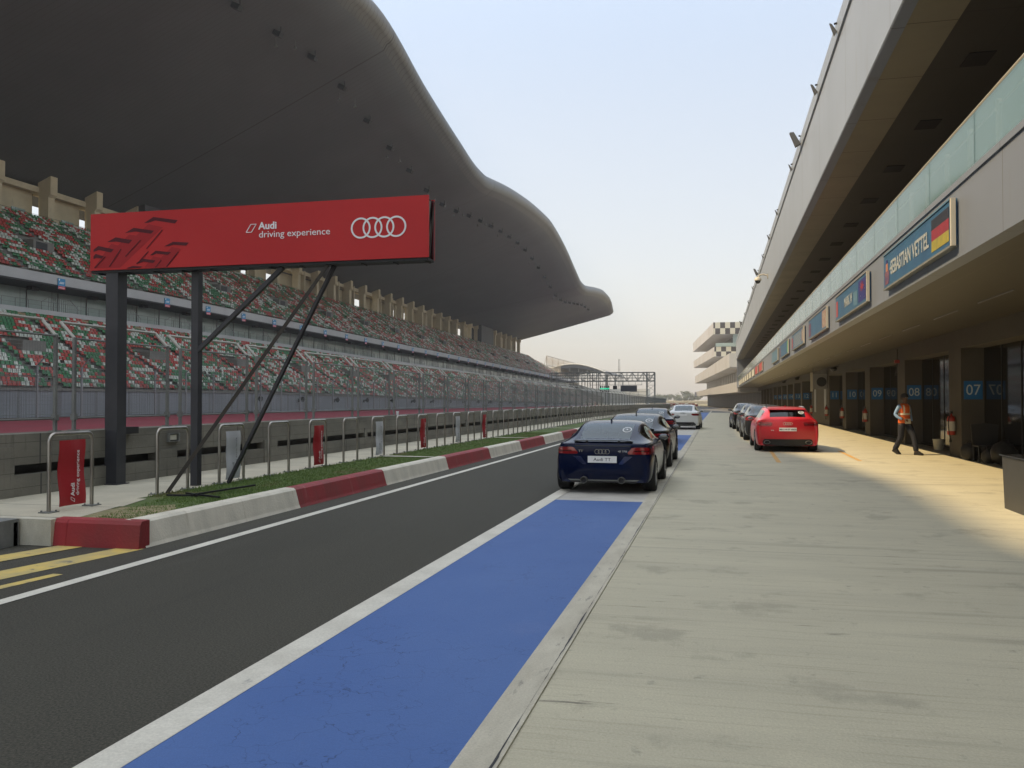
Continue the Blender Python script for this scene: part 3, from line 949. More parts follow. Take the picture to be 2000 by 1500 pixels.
# seats
AY = 9.85
def seat_rows():
    out = []     # x, y, z, col
    for tier in (0, 1):
        N, T_, R_, XX, ZZ = ((NL, TL, RL, X0, Z0), (NU, TU, RU, X1, Z1))[tier]
        ye = YF2 if tier == 0 else 405
        base = None
        ys = np.arange(58.0, ye, .52)
        for i in range(N):
            c = np.empty(len(ys), int); k = 0
            while k < len(ys):
                L = int(rng.choice([1, 1, 1, 1, 2, 2]))
                c[k:k + L] = rng.choice([0, 1, 2], p=[.36, .38, .26]); k += L
            if base is not None:
                cp = rng.random((len(ys) // 3) + 1) < .5 * .18
                cp = np.repeat(cp, 3)[:len(ys)]
                c = np.where(cp, base, c)
            base = c
            ph = (ys - 60) % AY
            keep = ph > 1.05
            # vomitory boxes
            if tier == 1 and 7 <= i <= 10:
                keep &= ~(((ys - 60) % (AY * 2) > 6.2) & ((ys - 60) % (AY * 2) < 9.9))
            if tier == 0 and 9 <= i <= 12:
                keep &= ~(((ys - 66) % (AY * 2) > 5.8) & ((ys - 66) % (AY * 2) < 9.4))
            keep &= rng.random(len(ys)) > .012
            yk = ys[keep]; ck = c[keep]
            out.append(np.stack([np.full(len(yk), XX - T_ * (i + .55)), yk, np.full(len(yk), ZZ + R_ * i), ck], 1))
        if tier == 1:
            for s in range(12):
                nn = NU - 4 - int(s * 1.45)
                yk = np.arange(405.3 + s * 3.0, 405 + (s + 1) * 3.0 - .3, .52)
                for i in range(nn):
                    out.append(np.stack([np.full(len(yk), XX - T_ * (i + .55)), yk, np.full(len(yk), ZZ + R_ * i), rng.choice([0, 1, 2], len(yk))], 1))
    return np.concatenate(out)
SR = seat_rows()
def stand_drop(y):
    return .0115 * np.maximum(0.0, np.asarray(y, float) - 105.0)
SR[:, 2] -= stand_drop(SR[:, 1])
# seat template: back shell + pan (faces +X)
def boxv(x0, x1, y0, y1, z0, z1, lean=0.0):
    return [(x0, y0, z0), (x1, y0, z0), (x1, y1, z0), (x0, y1, z0), (x0 - lean, y0 + .03, z1), (x1 - lean, y0 + .03, z1), (x1 - lean, y1 - .03, z1), (x0 - lean, y1 - .03, z1)]
TF = [(0, 3, 2, 1), (4, 5, 6, 7), (0, 1, 5, 4), (1, 2, 6, 5), (2, 3, 7, 6), (3, 0, 4, 7)]
tv = boxv(-.20, -.15, -.225, .225, .30, .74, .10) + boxv(-.16, .22, -.225, .225, .33, .39)
tf = TF + [tuple(i + 8 for i in q) for q in TF]
tv = np.array(tv); tf = np.array(tf)
# screen size ranking
dep = SR[:, 1] * .9725 - SR[:, 0] * .233
pxx = 1000 + 1676 * ((SR[:, 0] * .9725 + SR[:, 1] * .233) / dep)
inview = (pxx > 4) & (pxx < 1400)
# not behind the red board
order = np.argsort(np.where(inview & (SR[:, 2] < 8), dep, 1e9))
top100 = order[:100]
rest = np.ones(len(SR), bool); rest[top100] = False
S = SR[rest]; n = len(S)
V = tv[None] + (S[:, None, :3] - np.array(GO)[None, None])
F = tf[None] + (np.arange(n) * 16)[:, None, None]
mi = np.repeat(S[:, 3].astype(int), 12)
o = np_mesh('seat_rows', V.reshape(-1, 3), F.reshape(-1, 4), 4, mi, seat_cols, gs)
o['kind'] = 'stuff'
protos = []
for c in range(3):
    me = bpy.data.meshes.new('seat'); me.from_pydata([tuple(v) for v in tv], [], [tuple(f) for f in tf]); me.materials.append(seat_cols[c]); protos.append(me)
for q in top100:
    x, y, z, c = SR[q]
    o = bpy.data.objects.new('seat', protos[int(c)]); COL.objects.link(o); o.parent = gs
    o.location = Vector((x, y, z)) - GO
    o['label'] = ('red', 'green', 'white')[int(c)] + ' plastic seat in the front rows of the lower tier'
# vomitory blocks
g = MB()
for i in range(22):
    yy = 60 + i * AY * 2 + 6.3
    if yy > 380: break
    g.box(X1 - TU * 11, X1 - TU * 7.0, yy, yy + 3.3, Z1 + RU * 7, Z1 + RU * 9.6, tier_m)
    g.box(X1 - TU * 6.99, X1 - TU * 6.97, yy + .4, yy + 2.2, Z1 + RU * 7, Z1 + RU * 9.2, black_m)
for i in range(22):
    yy = 66 + i * AY * 2 + 5.9
    if yy > 440: break
    g.box(X0 - TL * 13, X0 - TL * 9.0, yy, yy + 3.1, Z0 + RL * 9, Z0 + RL * 12.5, tier_m)
for q in each_piece(g): G('vomitory', q)

# concourse behind the upper tier
ZC = Z1 + RU * NU - .5
g = MB()
pattern_cols = []
yy = 64.0 + 7.6
k = 0
ycols = []
y = 64.6
while y < 403:
    ycols.append(y); y += 9.2
for y in ycols:
    c = MB()
    c.box(-92.6, -91.2, y, y + 1.2, ZC - 1, 30.4, cream)
    c.prism([(-92.9, 30.4), (-92.6, 30.0), (-91.2, 30.0), (-90.8, 30.4), (-90.8, 33.0), (-92.9, 34.4)], 'y', y - .05, y + 1.25, cream)
    G('concourse_column', c)
rr = random.Random(5)
g = MB(); gd = MB(); gb = MB()
for i, y in enumerate(ycols[:-1]):
    a, b = y + 1.5, ycols[i + 1]
    t = rr.random()
    if i in (6, 7, 28, 29):      # dark stair core
        gb.box(-94.5, -89.6, a - 1.2, b + .3, ZC - .5, 33.2, mat('dark_core', (.05, .052, .055), .6))
    elif t < .12:
        g.box(-96.2, -95.9, a - 1, b + 1, 31.2, 36.0, cream)      # open to the sky below
        g.box(-96.2, -95.9, a - 1, b + 1, ZC - 1, ZC + 1.3, cream)
    elif t < .66:
        g.box(-96.2, -95.9, a - 1, b + 1, ZC - 1, 36.0, cream)
        gd.box(-95.9, -95.82, a + 1.5, a + 3.6, ZC - .4, ZC + 2.2, mat('maroon_door', (.10, .015, .02), .6))
        g.box(-95.9, -92.6, a + 4.4, a + 4.8, ZC - .5, 33, cream)
    else:
        g.box(-94.2, -93.9, a, b, ZC - 1, 36.0, cream)
        gd.box(-93.9, -93.82, a + .8, a + 2.3, ZC - .4, ZC + 2.0, tower_glass)
        gd.box(-93.9, -93.8, a + 4.0, a + 6.4, ZC + .6, ZC + 2.6, suite_glass)
    g.box(-95.0, -92.7, a - .2, b + .2, 30.7, 31.5, cream)
for q in each_piece(g): G('concourse_wall', q)
for q in each_piece(gd): G('concourse_opening', q)
for q in each_piece(gb): G('stair_core', q)
g = MB(); g.box(-99.5, -88.5, YN, 405, ZC - .6, ZC, tier_m); G('concourse_floor', g)
railing('concourse_railing', -89.2, ZC, 55, 404, 1.05, 1.4, brown_steel, .022)

# roof
ctrl = [(-80, 58.0), (-30, 58.0), (-6, 56.4), (0, 55.1), (6, 55.3), (12, 54.7), (19, 53.6), (28, 52.7), (60, 52.7), (90, 54.6), (110, 56.4), (131.6, 52.1), (149, 49.1), (162, 47.3), (167.5, 47.2), (174, 47.9), (185, 49.3), (197, 50.5), (216, 51.8), (234.7, 52.3),  # unseen near heights are shaped so the roof's shadow edge crosses the apron
        (246, 51.4), (262, 49.0), (280, 45.0), (294, 42.4), (303, 42.2), (313, 43.0), (335, 45.2), (356, 46.6), (371, 46.4), (379, 45.0), (385, 42.5)]
cy = np.array([c[0] for c in ctrl], float); cz = np.array([c[1] for c in ctrl], float)
def hermite(y):
    i = int(np.clip(np.searchsorted(cy, y) - 1, 0, len(cy) - 2))
    h = cy[i + 1] - cy[i]; t = (y - cy[i]) / h
    def slope(j):
        if j == 0 or j == len(cy) - 1: return 0.0
        a = (cz[j] - cz[j - 1]) / (cy[j] - cy[j - 1]); b = (cz[j + 1] - cz[j]) / (cy[j + 1] - cy[j])
        return 0.0 if a * b <= 0 else 2 * a * b / (a + b)
    return ((1 + 2 * t) * (1 - t) ** 2 * cz[i] + t * (1 - t) ** 2 * h * slope(i) + t * t * (3 - 2 * t) * cz[i + 1] + t * t * (t - 1) * h * slope(i + 1))
XF, XB = -45.4, -98.0
def roof_under(x, y):
    """height of the canopy underside"""
    t = (x - XB) / (XF - XB)
    ze = hermite(y) + .48 - 3.2
    zb = 30.6 - 1.9 * min(1.0, max(0.0, y / 400))
    return zb + (ze - zb) * (t ** 1.05)
rys = list(np.arange(-80, 385.1, 2.5)); rys[-1] = 385
NB = 14
def roof_section(y):
    skew = max(0.0, (y - 340) / 45.0)
    ze = hermite(y) + .48
    pts = []
    for i in range(NB + 1):
        t = i / NB
        x = XB + (XF - 1.6 - XB) * t
        pts.append((x, y + (1 - t) * 17 * skew, roof_under(x, y)))
    nb = len(pts)
    r = 1.6
    zc = ze - r
    for k in range(1, 10):
        a = -math.pi / 2 + math.pi * k / 10
        pts.append((XF - r + r * math.cos(a), y, zc + r * math.sin(a)))
    pts.append((XF - 5, y, ze + .1))
    pts.append((-70, y + 8 * skew, ze - 4.0))
    pts.append((XB, y + 17 * skew, 34.5))
    return pts, nb
secs = [roof_section(y) for y in rys]
nb = secs[0][1]; npnt = len(secs[0][0])
g = MB()
for p, _ in secs: g.v += p
ku, ke = g.mi(roof_m), g.mi(roof_edge_m)
for s in range(len(secs) - 1):
    for j in range(npnt):
        jj = (j + 1) % npnt
        g.f.append((s * npnt + j, s * npnt + jj, (s + 1) * npnt + jj, (s + 1) * npnt + j))
        g.m.append(ku if j < nb - 1 else ke)
for base, fl in ((0, True), ((len(secs) - 1) * npnt, False)):
    f = tuple(base + j for j in range(npnt)); g.f.append(f if fl else f[::-1]); g.m.append(ke)
roof = G('roof', g, smooth=True)

# the whole stand follows the falling ground of the straight beyond its near third
for ob in list(bpy.data.objects):
    if ob.parent == gs and ob.type == 'MESH' and ob.name.split('.')[0] not in ('roof', 'seat', 'seat_rows'):
        bm = bmesh.new(); bm.from_mesh(ob.data)
        yk = 105.0 - GO.y
        ysv = [v.co.y for v in bm.verts]
        if min(ysv) < yk < max(ysv):
            bmesh.ops.bisect_plane(bm, geom=list(bm.verts) + list(bm.edges) + list(bm.faces), plane_co=(0, yk, 0), plane_no=(0, 1, 0))
        column = ob.name.startswith('concourse')
        for v in bm.verts:
            v.co.z -= float(stand_drop(v.co.y + GO.y)) * (1.0 if not (column and v.co.z > 29) else .45)
        bm.to_mesh(ob.data); bm.free()
# floodlights under the roof
fl = None
k = 0; y = 60.0
while y < 372:
    for (dx, dy, typ) in ((0, 0, 0), (-1.6, 1.6, 1), (-.4, 4.6, 1)):
        if typ == 1 and k % 2: continue
        X = -53.8 + dx; yy = y + dy
        if yy > 378: continue
        z = roof_under(X, yy)
        m = MB()
        if typ == 0:
            m.bar((0, 0, 0), (0, 0, -.7), .07, black_m, 5)
            m.box(-.55, .55, -.45, .45, -1.35, -.7, black_m, M=Matrix.Rotation(R(25), 4, 'Y'))
            m.box(-.45, .45, -.35, .35, -1.39, -1.352, mat('lamp_glass_dark', (.05, .05, .05), .1), M=Matrix.Rotation(R(25), 4, 'Y'))
            if k == 0: fmesh = m.build('roof_floodlight'); o = fmesh
            else: o = fmesh.copy(); COL.objects.link(o)
            o.location = (X, yy, z); o.scale = (.95, .95, .95)
            tag(o, 'black floodlight hanging under the grandstand roof in the long row near its edge', 'floodlight', 'floodlights hanging under the grandstand roof')
        else:
            m.bar((0, 0, 0), (0, 0, -.75), .045, galv, 5)
            m.lathe([(.06, -.75), (.30, -1.25), (.28, -1.25), (0, -.8)], (0, 0, 0), 'z', galv, 10)
            if k == 0 and dx == -1.6: lmesh = m.build('roof_loudspeaker'); o = lmesh
            else: o = lmesh.copy(); COL.objects.link(o)
            o.location = (X, yy, z)
            tag(o, 'small grey loudspeaker cone hanging under the grandstand roof beside the floodlights', 'loudspeaker', 'loudspeakers hanging under the grandstand roof')
    y += 9.6; k += 1

# blue and red notices on the stand fascia
proto = None
for i in range(32):
    yy = 84.6 + i * 9.85
    if proto is None:
        t = empty('stand_notice', (-74.16, yy, 15.05 - float(stand_drop(yy))))
        m = MB(); m.box(-.04, .04, -.55, .55, -.62, .62, mat('notice_blue', (.03, .24, .45), .5)); m.build('notice_board', t)
        m = MB(); m.box(.041, .046, -.55, .55, -.62, -.26, mat('notice_red', (.5, .06, .08), .5)); m.build('notice_red_strip', t)
        m = MB()
        m.box(.041, .046, -.48, -.30, .38, .56, sign_white)
        m.box(.041, .046, -.38, .30, .02, .10, sign_white); m.box(.041, .046, -.30, .40, .16, .22, sign_white); m.box(.047, .05, -.42, .42, -.48, -.42, sign_white)
        m.build('notice_print', t)
        proto = t
    else:
        t = copy_tree(proto); t.location = (-74.16, yy, 15.05 - float(stand_drop(yy)))
    tag(t, 'small blue notice with a red bottom strip on the white band between the tiers', 'notice', 'blue notices along the grandstand band')

# trackside loudspeakers on the stand base wall
proto = None
for i in range(22):
    yy = 106 + i * 12.2
    m = MB()
    if proto is None:
        m.lathe([(.0, .0), (.10, .0), (.14, .25), (.42, .72), (.40, .72), (0, .2)], (.15, 0, 0), 'x', black_m, 14)
        m.box(-.05, .2, -.06, .06, -.4, .1, black_m)
        proto = m.build('horn_loudspeaker'); o = proto
    else: o = proto.copy(); COL.objects.link(o)
    o.location = (-61.4, yy, 1.75 - float(stand_drop(yy)) * .6); o.rotation_euler = (0, 0, R(-20))
    tag(o, 'black horn loudspeaker on the grey wall at the foot of the grandstand', 'loudspeaker', 'horn loudspeakers on the grandstand base')

# far catch fence in front of the stand
cf = empty('catch_fence', (-59, 60, 0), label='tall dark-posted catch fence between the red run-off and the grandstand', cat='fence')
CO = Vector(cf.location)
y = 53.5; k = 0
while y < 440:
    m = MB(); e = 0
    m.box(-59.07 + 0, -58.93, y - .09, y + .09, 0, 4.7, trim_grey)
    m.bar((-59, y, 4.65), (-57.9, y, 5.7), .06, trim_grey, 4)
    m.v = [(v[0] - CO.x, v[1] - CO.y, v[2]) for v in m.v]
    po = m.build('post', cf, fix=False)
    m = MB()
    stp = .42
    for i in range(int(5.5 / stp) + 1):
        m.bar((-59, y + i * stp, .1), (-59, y + i * stp, 4.7), .012, wire_m, 3, caps=False)
    for i in range(11):
        m.bar((-59, y, .3 + i * .43), (-59, y + 5.5, .3 + i * .43), .012 if i % 5 else .03, wire_m, 3, caps=False)
    m.v = [(v[0] - CO.x, v[1] - CO.y, v[2]) for v in m.v]
    m.build('wire_mesh', cf, fix=False)
    y += 5.5; k += 1

# ------------------------------------------------------------------ pit building (right)
pb = empty('pit_building', (8, 20, 0), label='long grey pit building with numbered garages, glass balcony and deep upper canopy', cat='building')
PO = Vector(pb.location)
def PB(name, mb, parent=pb, **kw):
    mb.v = [(v[0] - PO.x, v[1] - PO.y, v[2] - PO.z) for v in mb.v]
    return mb.build(name, parent, **kw)
YE = 152.0
XE = 3.28
g = MB()
g.box(XE, XE + .25, -12, YE, 3.63, 4.62, bld_panel)
PB('balcony_fascia', g)
g = MB(); g.box(XE - .025, XE + .5, -12, YE, 4.624, 4.71, bld_panel); PB('balcony_ledge', g)
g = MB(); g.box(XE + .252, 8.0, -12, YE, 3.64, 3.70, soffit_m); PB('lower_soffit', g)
g = MB(); g.box(XE + .5, 8.8, -12, YE, 4.60, 4.70, garage_wall); PB('balcony_floor', g)
# ceiling light slots
y = 6.0; g = MB()
while y < 140:
    g.box(5.20, 5.225, y, y + 2.2, 3.62, 3.638, trim_grey); y += 3.72
for q in each_piece(g): PB('ceiling_light_slot', q)
# garage front
NEAR = [-10.6, -3.2, 4.25, 11.7, 19.15, 26.6, 34.1, 41.6, 49.1, 56.2]
LONG = {56.2: 10.2}
yy = 73.7
while yy < 146: NEAR.append(yy); yy += 7.45
walls = MB()
openings = []
for i, yn in enumerate(NEAR):
    L = LONG.get(yn, 1.3)
    w = MB(); w.box(6.70, 7.298, yn, yn + L, 0, 3.10, garage_wall); PB('garage_pillar', w)
    if i + 1 < len(NEAR): openings.append((yn + L, NEAR[i + 1], i))
g = MB(); g.box(6.70, 7.298, -12, YE, 3.102, 3.638, garage_wall); PB('garage_lintel', g)
for (a, b, i) in openings:
    w = MB(); n_ = max(2, round((b - a) / 1.55))
    w.box(7.30, 7.36, a - .02, b + .02, 0.0, 3.099, garage_glass)
    d = PB('garage_door', w)
    m = MB()
    for k in range(1, n_):
        y = a + (b - a) * k / n_
        m.box(7.285, 7.298, y - .02, y + .02, 0, 3.095, black_m)
    m.box(7.28, 7.297, a, b, .0, .09, black_m)
    PB('door_frame', m, d)
    d.location = (0, 0, 0)
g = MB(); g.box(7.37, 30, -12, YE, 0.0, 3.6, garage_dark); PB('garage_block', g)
g = MB(); g.box(7.6, 26, -12, YE, 4.71, 8.3, tower_glass); PB('lounge_glazing', g)
g = MB()
for i in range(22):
    y = 2 + i * 7.2
    g.box(7.3, 7.59, y, y + .35, 4.71, 8.3, black_m)
for q in each_piece(g): PB('lounge_column', q)
# number panels
nums = {19.15: '06', 26.6: '07', 34.1: '08', 41.6: '09', 49.1: '10', 56.2: '11', 73.7: '12', 81.15: '13', 88.6: '14', 96.05: '15', 103.5: '16', 110.95: '17'}
for yn, s in nums.items():
    yk = min(NEAR, key=lambda v: abs(v - yn))
    t = MB(); t.box(6.77, 7.25, yk - .018, yk - .002, 1.65, 2.17, blue_sign)
    o = t.build('number_panel')
    t = MB(); add_text(t, s, .42, frameM((7.01, yk - .02, 1.905), (1, 0, 0), (0, 0, 1)), num_white, ext=.002, sx=.92)
    t.build('number', o, fix=False)
    tag(o, 'blue garage number panel reading %s on the pillar beside its garage door' % s, 'number sign', 'garage number panels')
# balustrade
y = 1.9; 
g = MB(); g.bar((XE + .02, -12, 5.44), (XE + .02, YE, 5.44), .022, rail_cream, 6); hr = PB('handrail', g)
g = MB()
y = -10.0
while y < YE - 2:
    g.box(XE + .01, XE + .028, y + .012, y + 2.46, 4.66, 5.42, rail_glass); y += 2.48
for q in each_piece(g): PB('balustrade_glass', q)
g = MB(); y = -10
while y < YE - 2:
    g.box(XE + .10, XE + .16, y + .6, y + .66, 4.66, 5.38, rail_cream)
    g.box(XE + .10, XE + .16, y + 1.84, y + 1.90, 4.66, 5.38, rail_cream); y += 2.48
g.bar((XE + .13, -12, 5.3), (XE + .13, YE, 5.3), .015, rail_cream, 4)
PB('baluster', g, fix=False)
# upper canopy
XU = 3.1
g = MB()
g.prism([(XU, 8.47), (XU + .02, 8.44), (XU + .25, 8.44), (XU + .25, 11.05), (XU - .0, 11.05)], 'y', -12, YE, bld_panel2); PB('canopy_fascia', g)
g = MB(); g.box(XU - .05, XU + .5, -12, YE, 11.054, 11.5, bld_panel2); PB('canopy_cap', g)
soffit_edge_lit = mat('soffit_edge_bounce_tone', (.36, .31, .20), .5, .0, col2=(.30, .26, .17), nscale=.5, lines=[(1, 2.8, .02, (.05, .04, .03))])  # paler outer strip, light bounced off the balustrade put into its colour
g = MB(); g.box(XU + .252, 4.25, -12, YE, 8.50, 8.6, soffit_edge_lit); PB('canopy_soffit_edge', g)
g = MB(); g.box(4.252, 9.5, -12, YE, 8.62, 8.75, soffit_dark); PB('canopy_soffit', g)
g = MB(); g.box(XU + .3, 26, -12, YE, 10.9, 11.4, garage_dark); PB('canopy_roof', g)
for i in range(24):
    y = 18.8 + i * 4.3
    m = MB(); m.box(4.95, 5.45, y, y + .75, 8.60, 8.618, black_m); PB('soffit_hatch', m)
# far end closing wall
g = MB(); g.box(XU + .1, 26, YE, YE + .4, 3.6, 11.3, bld_panel2); PB('end_wall', g)

# soffit and balcony lamps on the canopy top
for i, (y, s) in enumerate(((23.5, .14), (28.0, .16), (33.6, .36), (37.2, .12), (46.0, .12), (53, .14), (60, .12), (68, .34), (77, .14), (88, .14), (100, .14), (113, .34))):
    m = MB()
    m.bar((XU + .1, y, 11.45), (XU - .12, y, 11.35 + .5 * s), .03, black_m, 5)
    m.prism([(XU - .05, 11.2), (XU - .1 - .55 * s, 11.25 + 1.1 * s), (XU - .1 - .95 * s, 11.3 + .95 * s), (XU - .05 - .5 * s, 11.1)], 'y', y - .3 * s, y + .3 * s, mat('lamp_grey', (.10, .10, .095), .6))
    o = m.build('canopy_floodlight')
    tag(o, 'floodlight on the top edge of the pit building canopy' if i not in (2,) else 'largest floodlight sticking out above the top edge of the pit building canopy', 'floodlight', 'floodlights along the top of the canopy')

# dome camera
m = MB(); t = empty('security_camera', (XU, 56.0, 9.3), label='cream dome security camera on a curved arm on the upper canopy fascia', cat='security camera')
m.path([(-.02, 0, .10), (-.25, 0, .20), (-.5, 0, .18), (-.6, 0, .02)], .05, rail_cream, 8); m.box(-.06, 0, -.12, .12, -.06, .22, rail_cream)
m.build('arm', t, smooth=True)
m = MB(); m.lathe([(0, .1), (.12, .08), (.2, 0), (.22, -.12), (.18, -.14)], (-.62, 0, -.05), 'z', rail_cream, 16); m.build('housing', t, smooth=True)
m = MB(); m.lathe([(.17, -.14), (.15, -.24), (.08, -.31), (0, -.33)], (-.62, 0, -.05), 'z', black_gloss, 16); m.build('dome', t, smooth=True)

# name boards on the balcony fascia
def fascia_M(y, z):   # x right (towards -Y), y up; faces -X
    return frameM((XE - .095, y, z), (0, -1, 0), (0, 0, 1))
def name_board(y0, W, kind, label, wn=None):
    t = empty('name_board', (XE - .05, y0, 3.82), label=label, cat='name board', group='name boards along the pit building balcony')
    o0 = Vector(t.location)
    def bld(nm, mb, par=t, **kw):
        mb.v = [tuple(Vector(v) - o0) for v in mb.v]
        return mb.build(nm, par, **kw)
    H = .63
    m = MB(); face = {'red': board_red, 'pale': board_pale, 'dull': board_blue2}.get(kind, board_blue)
    m.box(XE - .09, XE - .001, y0 + .02, y0 + W, 3.82, 3.82 + H, face); pnl = bld('panel', m)
    m = MB()
    m.box(XE - .10, XE - .04, y0 - .05, y0 + .018, 3.80, 3.84 + H, rail_cream)
    bld('end_cap', m)
    m = MB()
    m.box(XE - .105, XE - .001, y0 + .02, y0 + W, 3.822 + H, 3.845 + H, trim_grey if kind != 'main' else board_blue2)
    m.box(XE - .105, XE - .001, y0 + .02, y0 + W, 3.785, 3.818, galv)
    bld('frame', m)
    yl = y0 + W       # far end = left end in view
    m = MB()
    def rect(a, b, z0, z1, mm, d=.0):
        """a,b: distance from the near (right) end"""
        m.quadpts([(XE - .094 - d, y0 + a, 3.82 + z0), (XE - .094 - d, y0 + b, 3.82 + z0), (XE - .094 - d, y0 + b, 3.82 + z1), (XE - .094 - d, y0 + a, 3.82 + z1)], mm)
    if kind == 'main':
        rect(.1, 1.12, .40, .56, flag_black); rect(.1, 1.12, .235, .40, flag_red); rect(.1, 1.12, .07, .235, flag_gold)
        rect(W - .55, W - .12, .05, .30, fig_print); rect(W - .42, W - .22, .30, .45, mat('print_skin', (.4, .16, .09), .5)); rect(W - .40, W - .24, .45, .52, flag_navy, .001)
        rect(W - .75, W - .6, .28, .33, letter_m)
    elif kind == 'aus':
        rect(.1, 1.15, .07, .56, flag_navy)
        for a in range(4):
            an = math.pi * a / 4
            cx_, cz_ = .62, .40
            dx_, dz_ = math.cos(an) * .26, math.sin(an) * .12
            nx_, nz_ = -math.sin(an) * .03, math.cos(an) * .02
            m.quadpts([(XE - .096 - a * .0005, y0 + cx_ - dx_ - nx_, 3.82 + cz_ - dz_ - nz_), (XE - .096 - a * .0005, y0 + cx_ + dx_ - nx_, 3.82 + cz_ + dz_ - nz_),
                       (XE - .096 - a * .0005, y0 + cx_ + dx_ + nx_, 3.82 + cz_ + dz_ + nz_), (XE - .096 - a * .0005, y0 + cx_ - dx_ + nx_, 3.82 + cz_ - dz_ + nz_)], flag_red)
        for (a, b) in ((.3, .12), (.8, .18), (.95, .42), (.25, .3)): rect(a, a + .05, b, b + .03, sign_white)
        rect(W - .45, W - .15, .08, .5, board_red); rect(1.3, 1.9, .05, .40, board_blue2)
    elif kind == 'mixed':
        rect(.1, 1.1, .05, .58, flag_mixed); rect(W - .8, W - .1, .06, .5, fig_print)
    elif kind == 'lines':
        for q in range(9): rect(.9 + .12 * (q % 3), W - .9 - .2 * (q % 2), .07 + q * .055, .09 + q * .055, letter_m)
        rect(.1, .7, .1, .55, flag_mixed); rect(W - .45, W - .1, .05, .5, board_red)
    elif kind == 'green':
        rect(.1, .5, .05, .58, print_green); rect(W - .5, W - .1, .06, .5, fig_print)
    if wn:
        M = fascia_M(y0 + (1.25 if kind == 'main' else 1.7) + wn[2] / 2, 3.82 + .30)
        tl_ = MB()
        add_text(tl_, wn[0], wn[1], M, letter_m, ext=.0015, bold=.008, sx=wn[3])
        bld('lettering', tl_, pnl, fix=False)
    if m.f:
        for q in each_piece(m): bld('print', q, pnl, fix=False)
name_board(13.1, 5.0, 'main', 'largest blue name board with a German flag and a driver name, nearest on the balcony', ('SEBASTIAN VETTEL', .36, 3.1, .98))
name_board(20.1, 5.1, 'aus', 'second blue name board from the right, with a navy flag and red star burst', ('MARK W', .34, 2.1, 1.0))
name_board(27.3, 5.2, 'mixed', 'third name board from the right, blue with pale words and brown prints at both ends', None)
name_board(34.5, 5.2, 'lines', 'fourth name board from the right, blue with rows of small pale lines', None)
name_board(41.9, 5.2, 'green', 'fifth name board from the right, blue with a green right end', None)
name_board(49.0, 5.2, 'dull', 'faded grey-blue name board, last before the gap in the row', None)
name_board(66.0, 5.0, 'red', 'nearer of the two red boards on the balcony fascia', None)
name_board(73.3, 5.0, 'red', 'farther of the two red boards on the balcony fascia', None)
for k in range(8):
    name_board(80.7 + 7.45 * k, 5.0, 'pale', 'small pale board in the far row beyond the two red boards', None)
# worn lettering strokes on boards 3 and 5
# extinguishers
def extinguisher():
    t = empty('fire_extinguisher')
    m = MB(); m.lathe([(0, 0), (.075, .0), (.085, .03), (.085, .40), (.07, .46), (.025, .50), (.025, .54), (0, .54)], (0, 0, 0), 'z', mat('extinguisher_red', (.40, .03, .015), .35), 16); m.build('cylinder', t, smooth=True)
    m = MB(); m.lathe([(.087, .10), (.087, .34)], (0, 0, 0), 'z', mat('extinguisher_label', (.55, .52, .45), .5), 16); m.build('label', t, smooth=True)
    m = MB(); m.box(-.02, .02, -.09, .05, .54, .57, black_m); m.box(-.015, .015, -.10, .04, .59, .61, black_m); m.box(-.02, .02, -.02, .02, .52, .60, black_m); m.build('valve', t)
    m = MB(); m.path([(0, -.05, .56), (-.06, -.12, .50), (-.09, -.12, .3), (-.07, -.12, .05), (-.05, -.13, -.08)], .012, black_m, 6); m.path([(-.05, -.13, -.08), (-.05, -.14, -.18)], [.02, .028], black_m, 8); m.build('hose', t, smooth=True)
    return t
ex0 = None
exs = [(6.58, 27.2, .62, 'red fire extinguisher with pale label on the pillar behind the walking person'),
       (6.58, 42.2, .62, 'red fire extinguisher on the pillar of garage 09'),
       (6.58, 49.7, .62, 'red fire extinguisher on the pillar of garage 10'),
       (6.58, 56.6, .62, 'red fire extinguisher on the pillar of garage 11'),
       (6.58, 65.6, .62, 'farthest red fire extinguisher, right beside the red car')]
for (x, y, z, lab) in exs:
    if ex0 is None: ex0 = extinguisher(); t = ex0
    else: t = copy_tree(ex0)
    t.location = (x, y, z)
    if y == 27.2: t.scale = (1.3, 1.3, 1.15)
    tag(t, lab, 'fire extinguisher', 'fire extinguishers on the garage pillars')
# white bucket on the ground by the pillar
t = empty('bucket', (6.95, 30.3, 0), label='pale plastic bucket in the garage doorway beneath the extinguisher', cat='bucket', scale=(.8, .8, .72))
m = MB(); m.lathe([(0, .01), (.17, .01), (.21, .46), (.225, .47), (.225, .50), (.2, .50), (.16, .04), (0, .04)], (0, 0, 0), 'z', mat('bucket_plastic', (.5, .48, .38), .5), 20); m.build('tub', t, smooth=True)
m = MB(); m.path([(-.22, 0, .46), (-.15, -.1, .30), (0, -.2, .24), (.15, -.1, .30), (.22, 0, .46)], .006, galv, 5); m.build('handle', t)
# posters between garages 11 and 12
for (y, lab) in ((57.6, 'tall pale notice on the wall left of garage 11'), (63.4, 'tall pale notice on the wide wall, farther from garage 11')):
    m = MB(); m.box(6.67, 6.698, y, y + 1.0, .75, 2.35, mat('notice_sheet', (.34, .34, .33), .5, col2=(.25, .26, .28), nscale=3)); tag(m.build('wall_notice'), lab, 'notice')
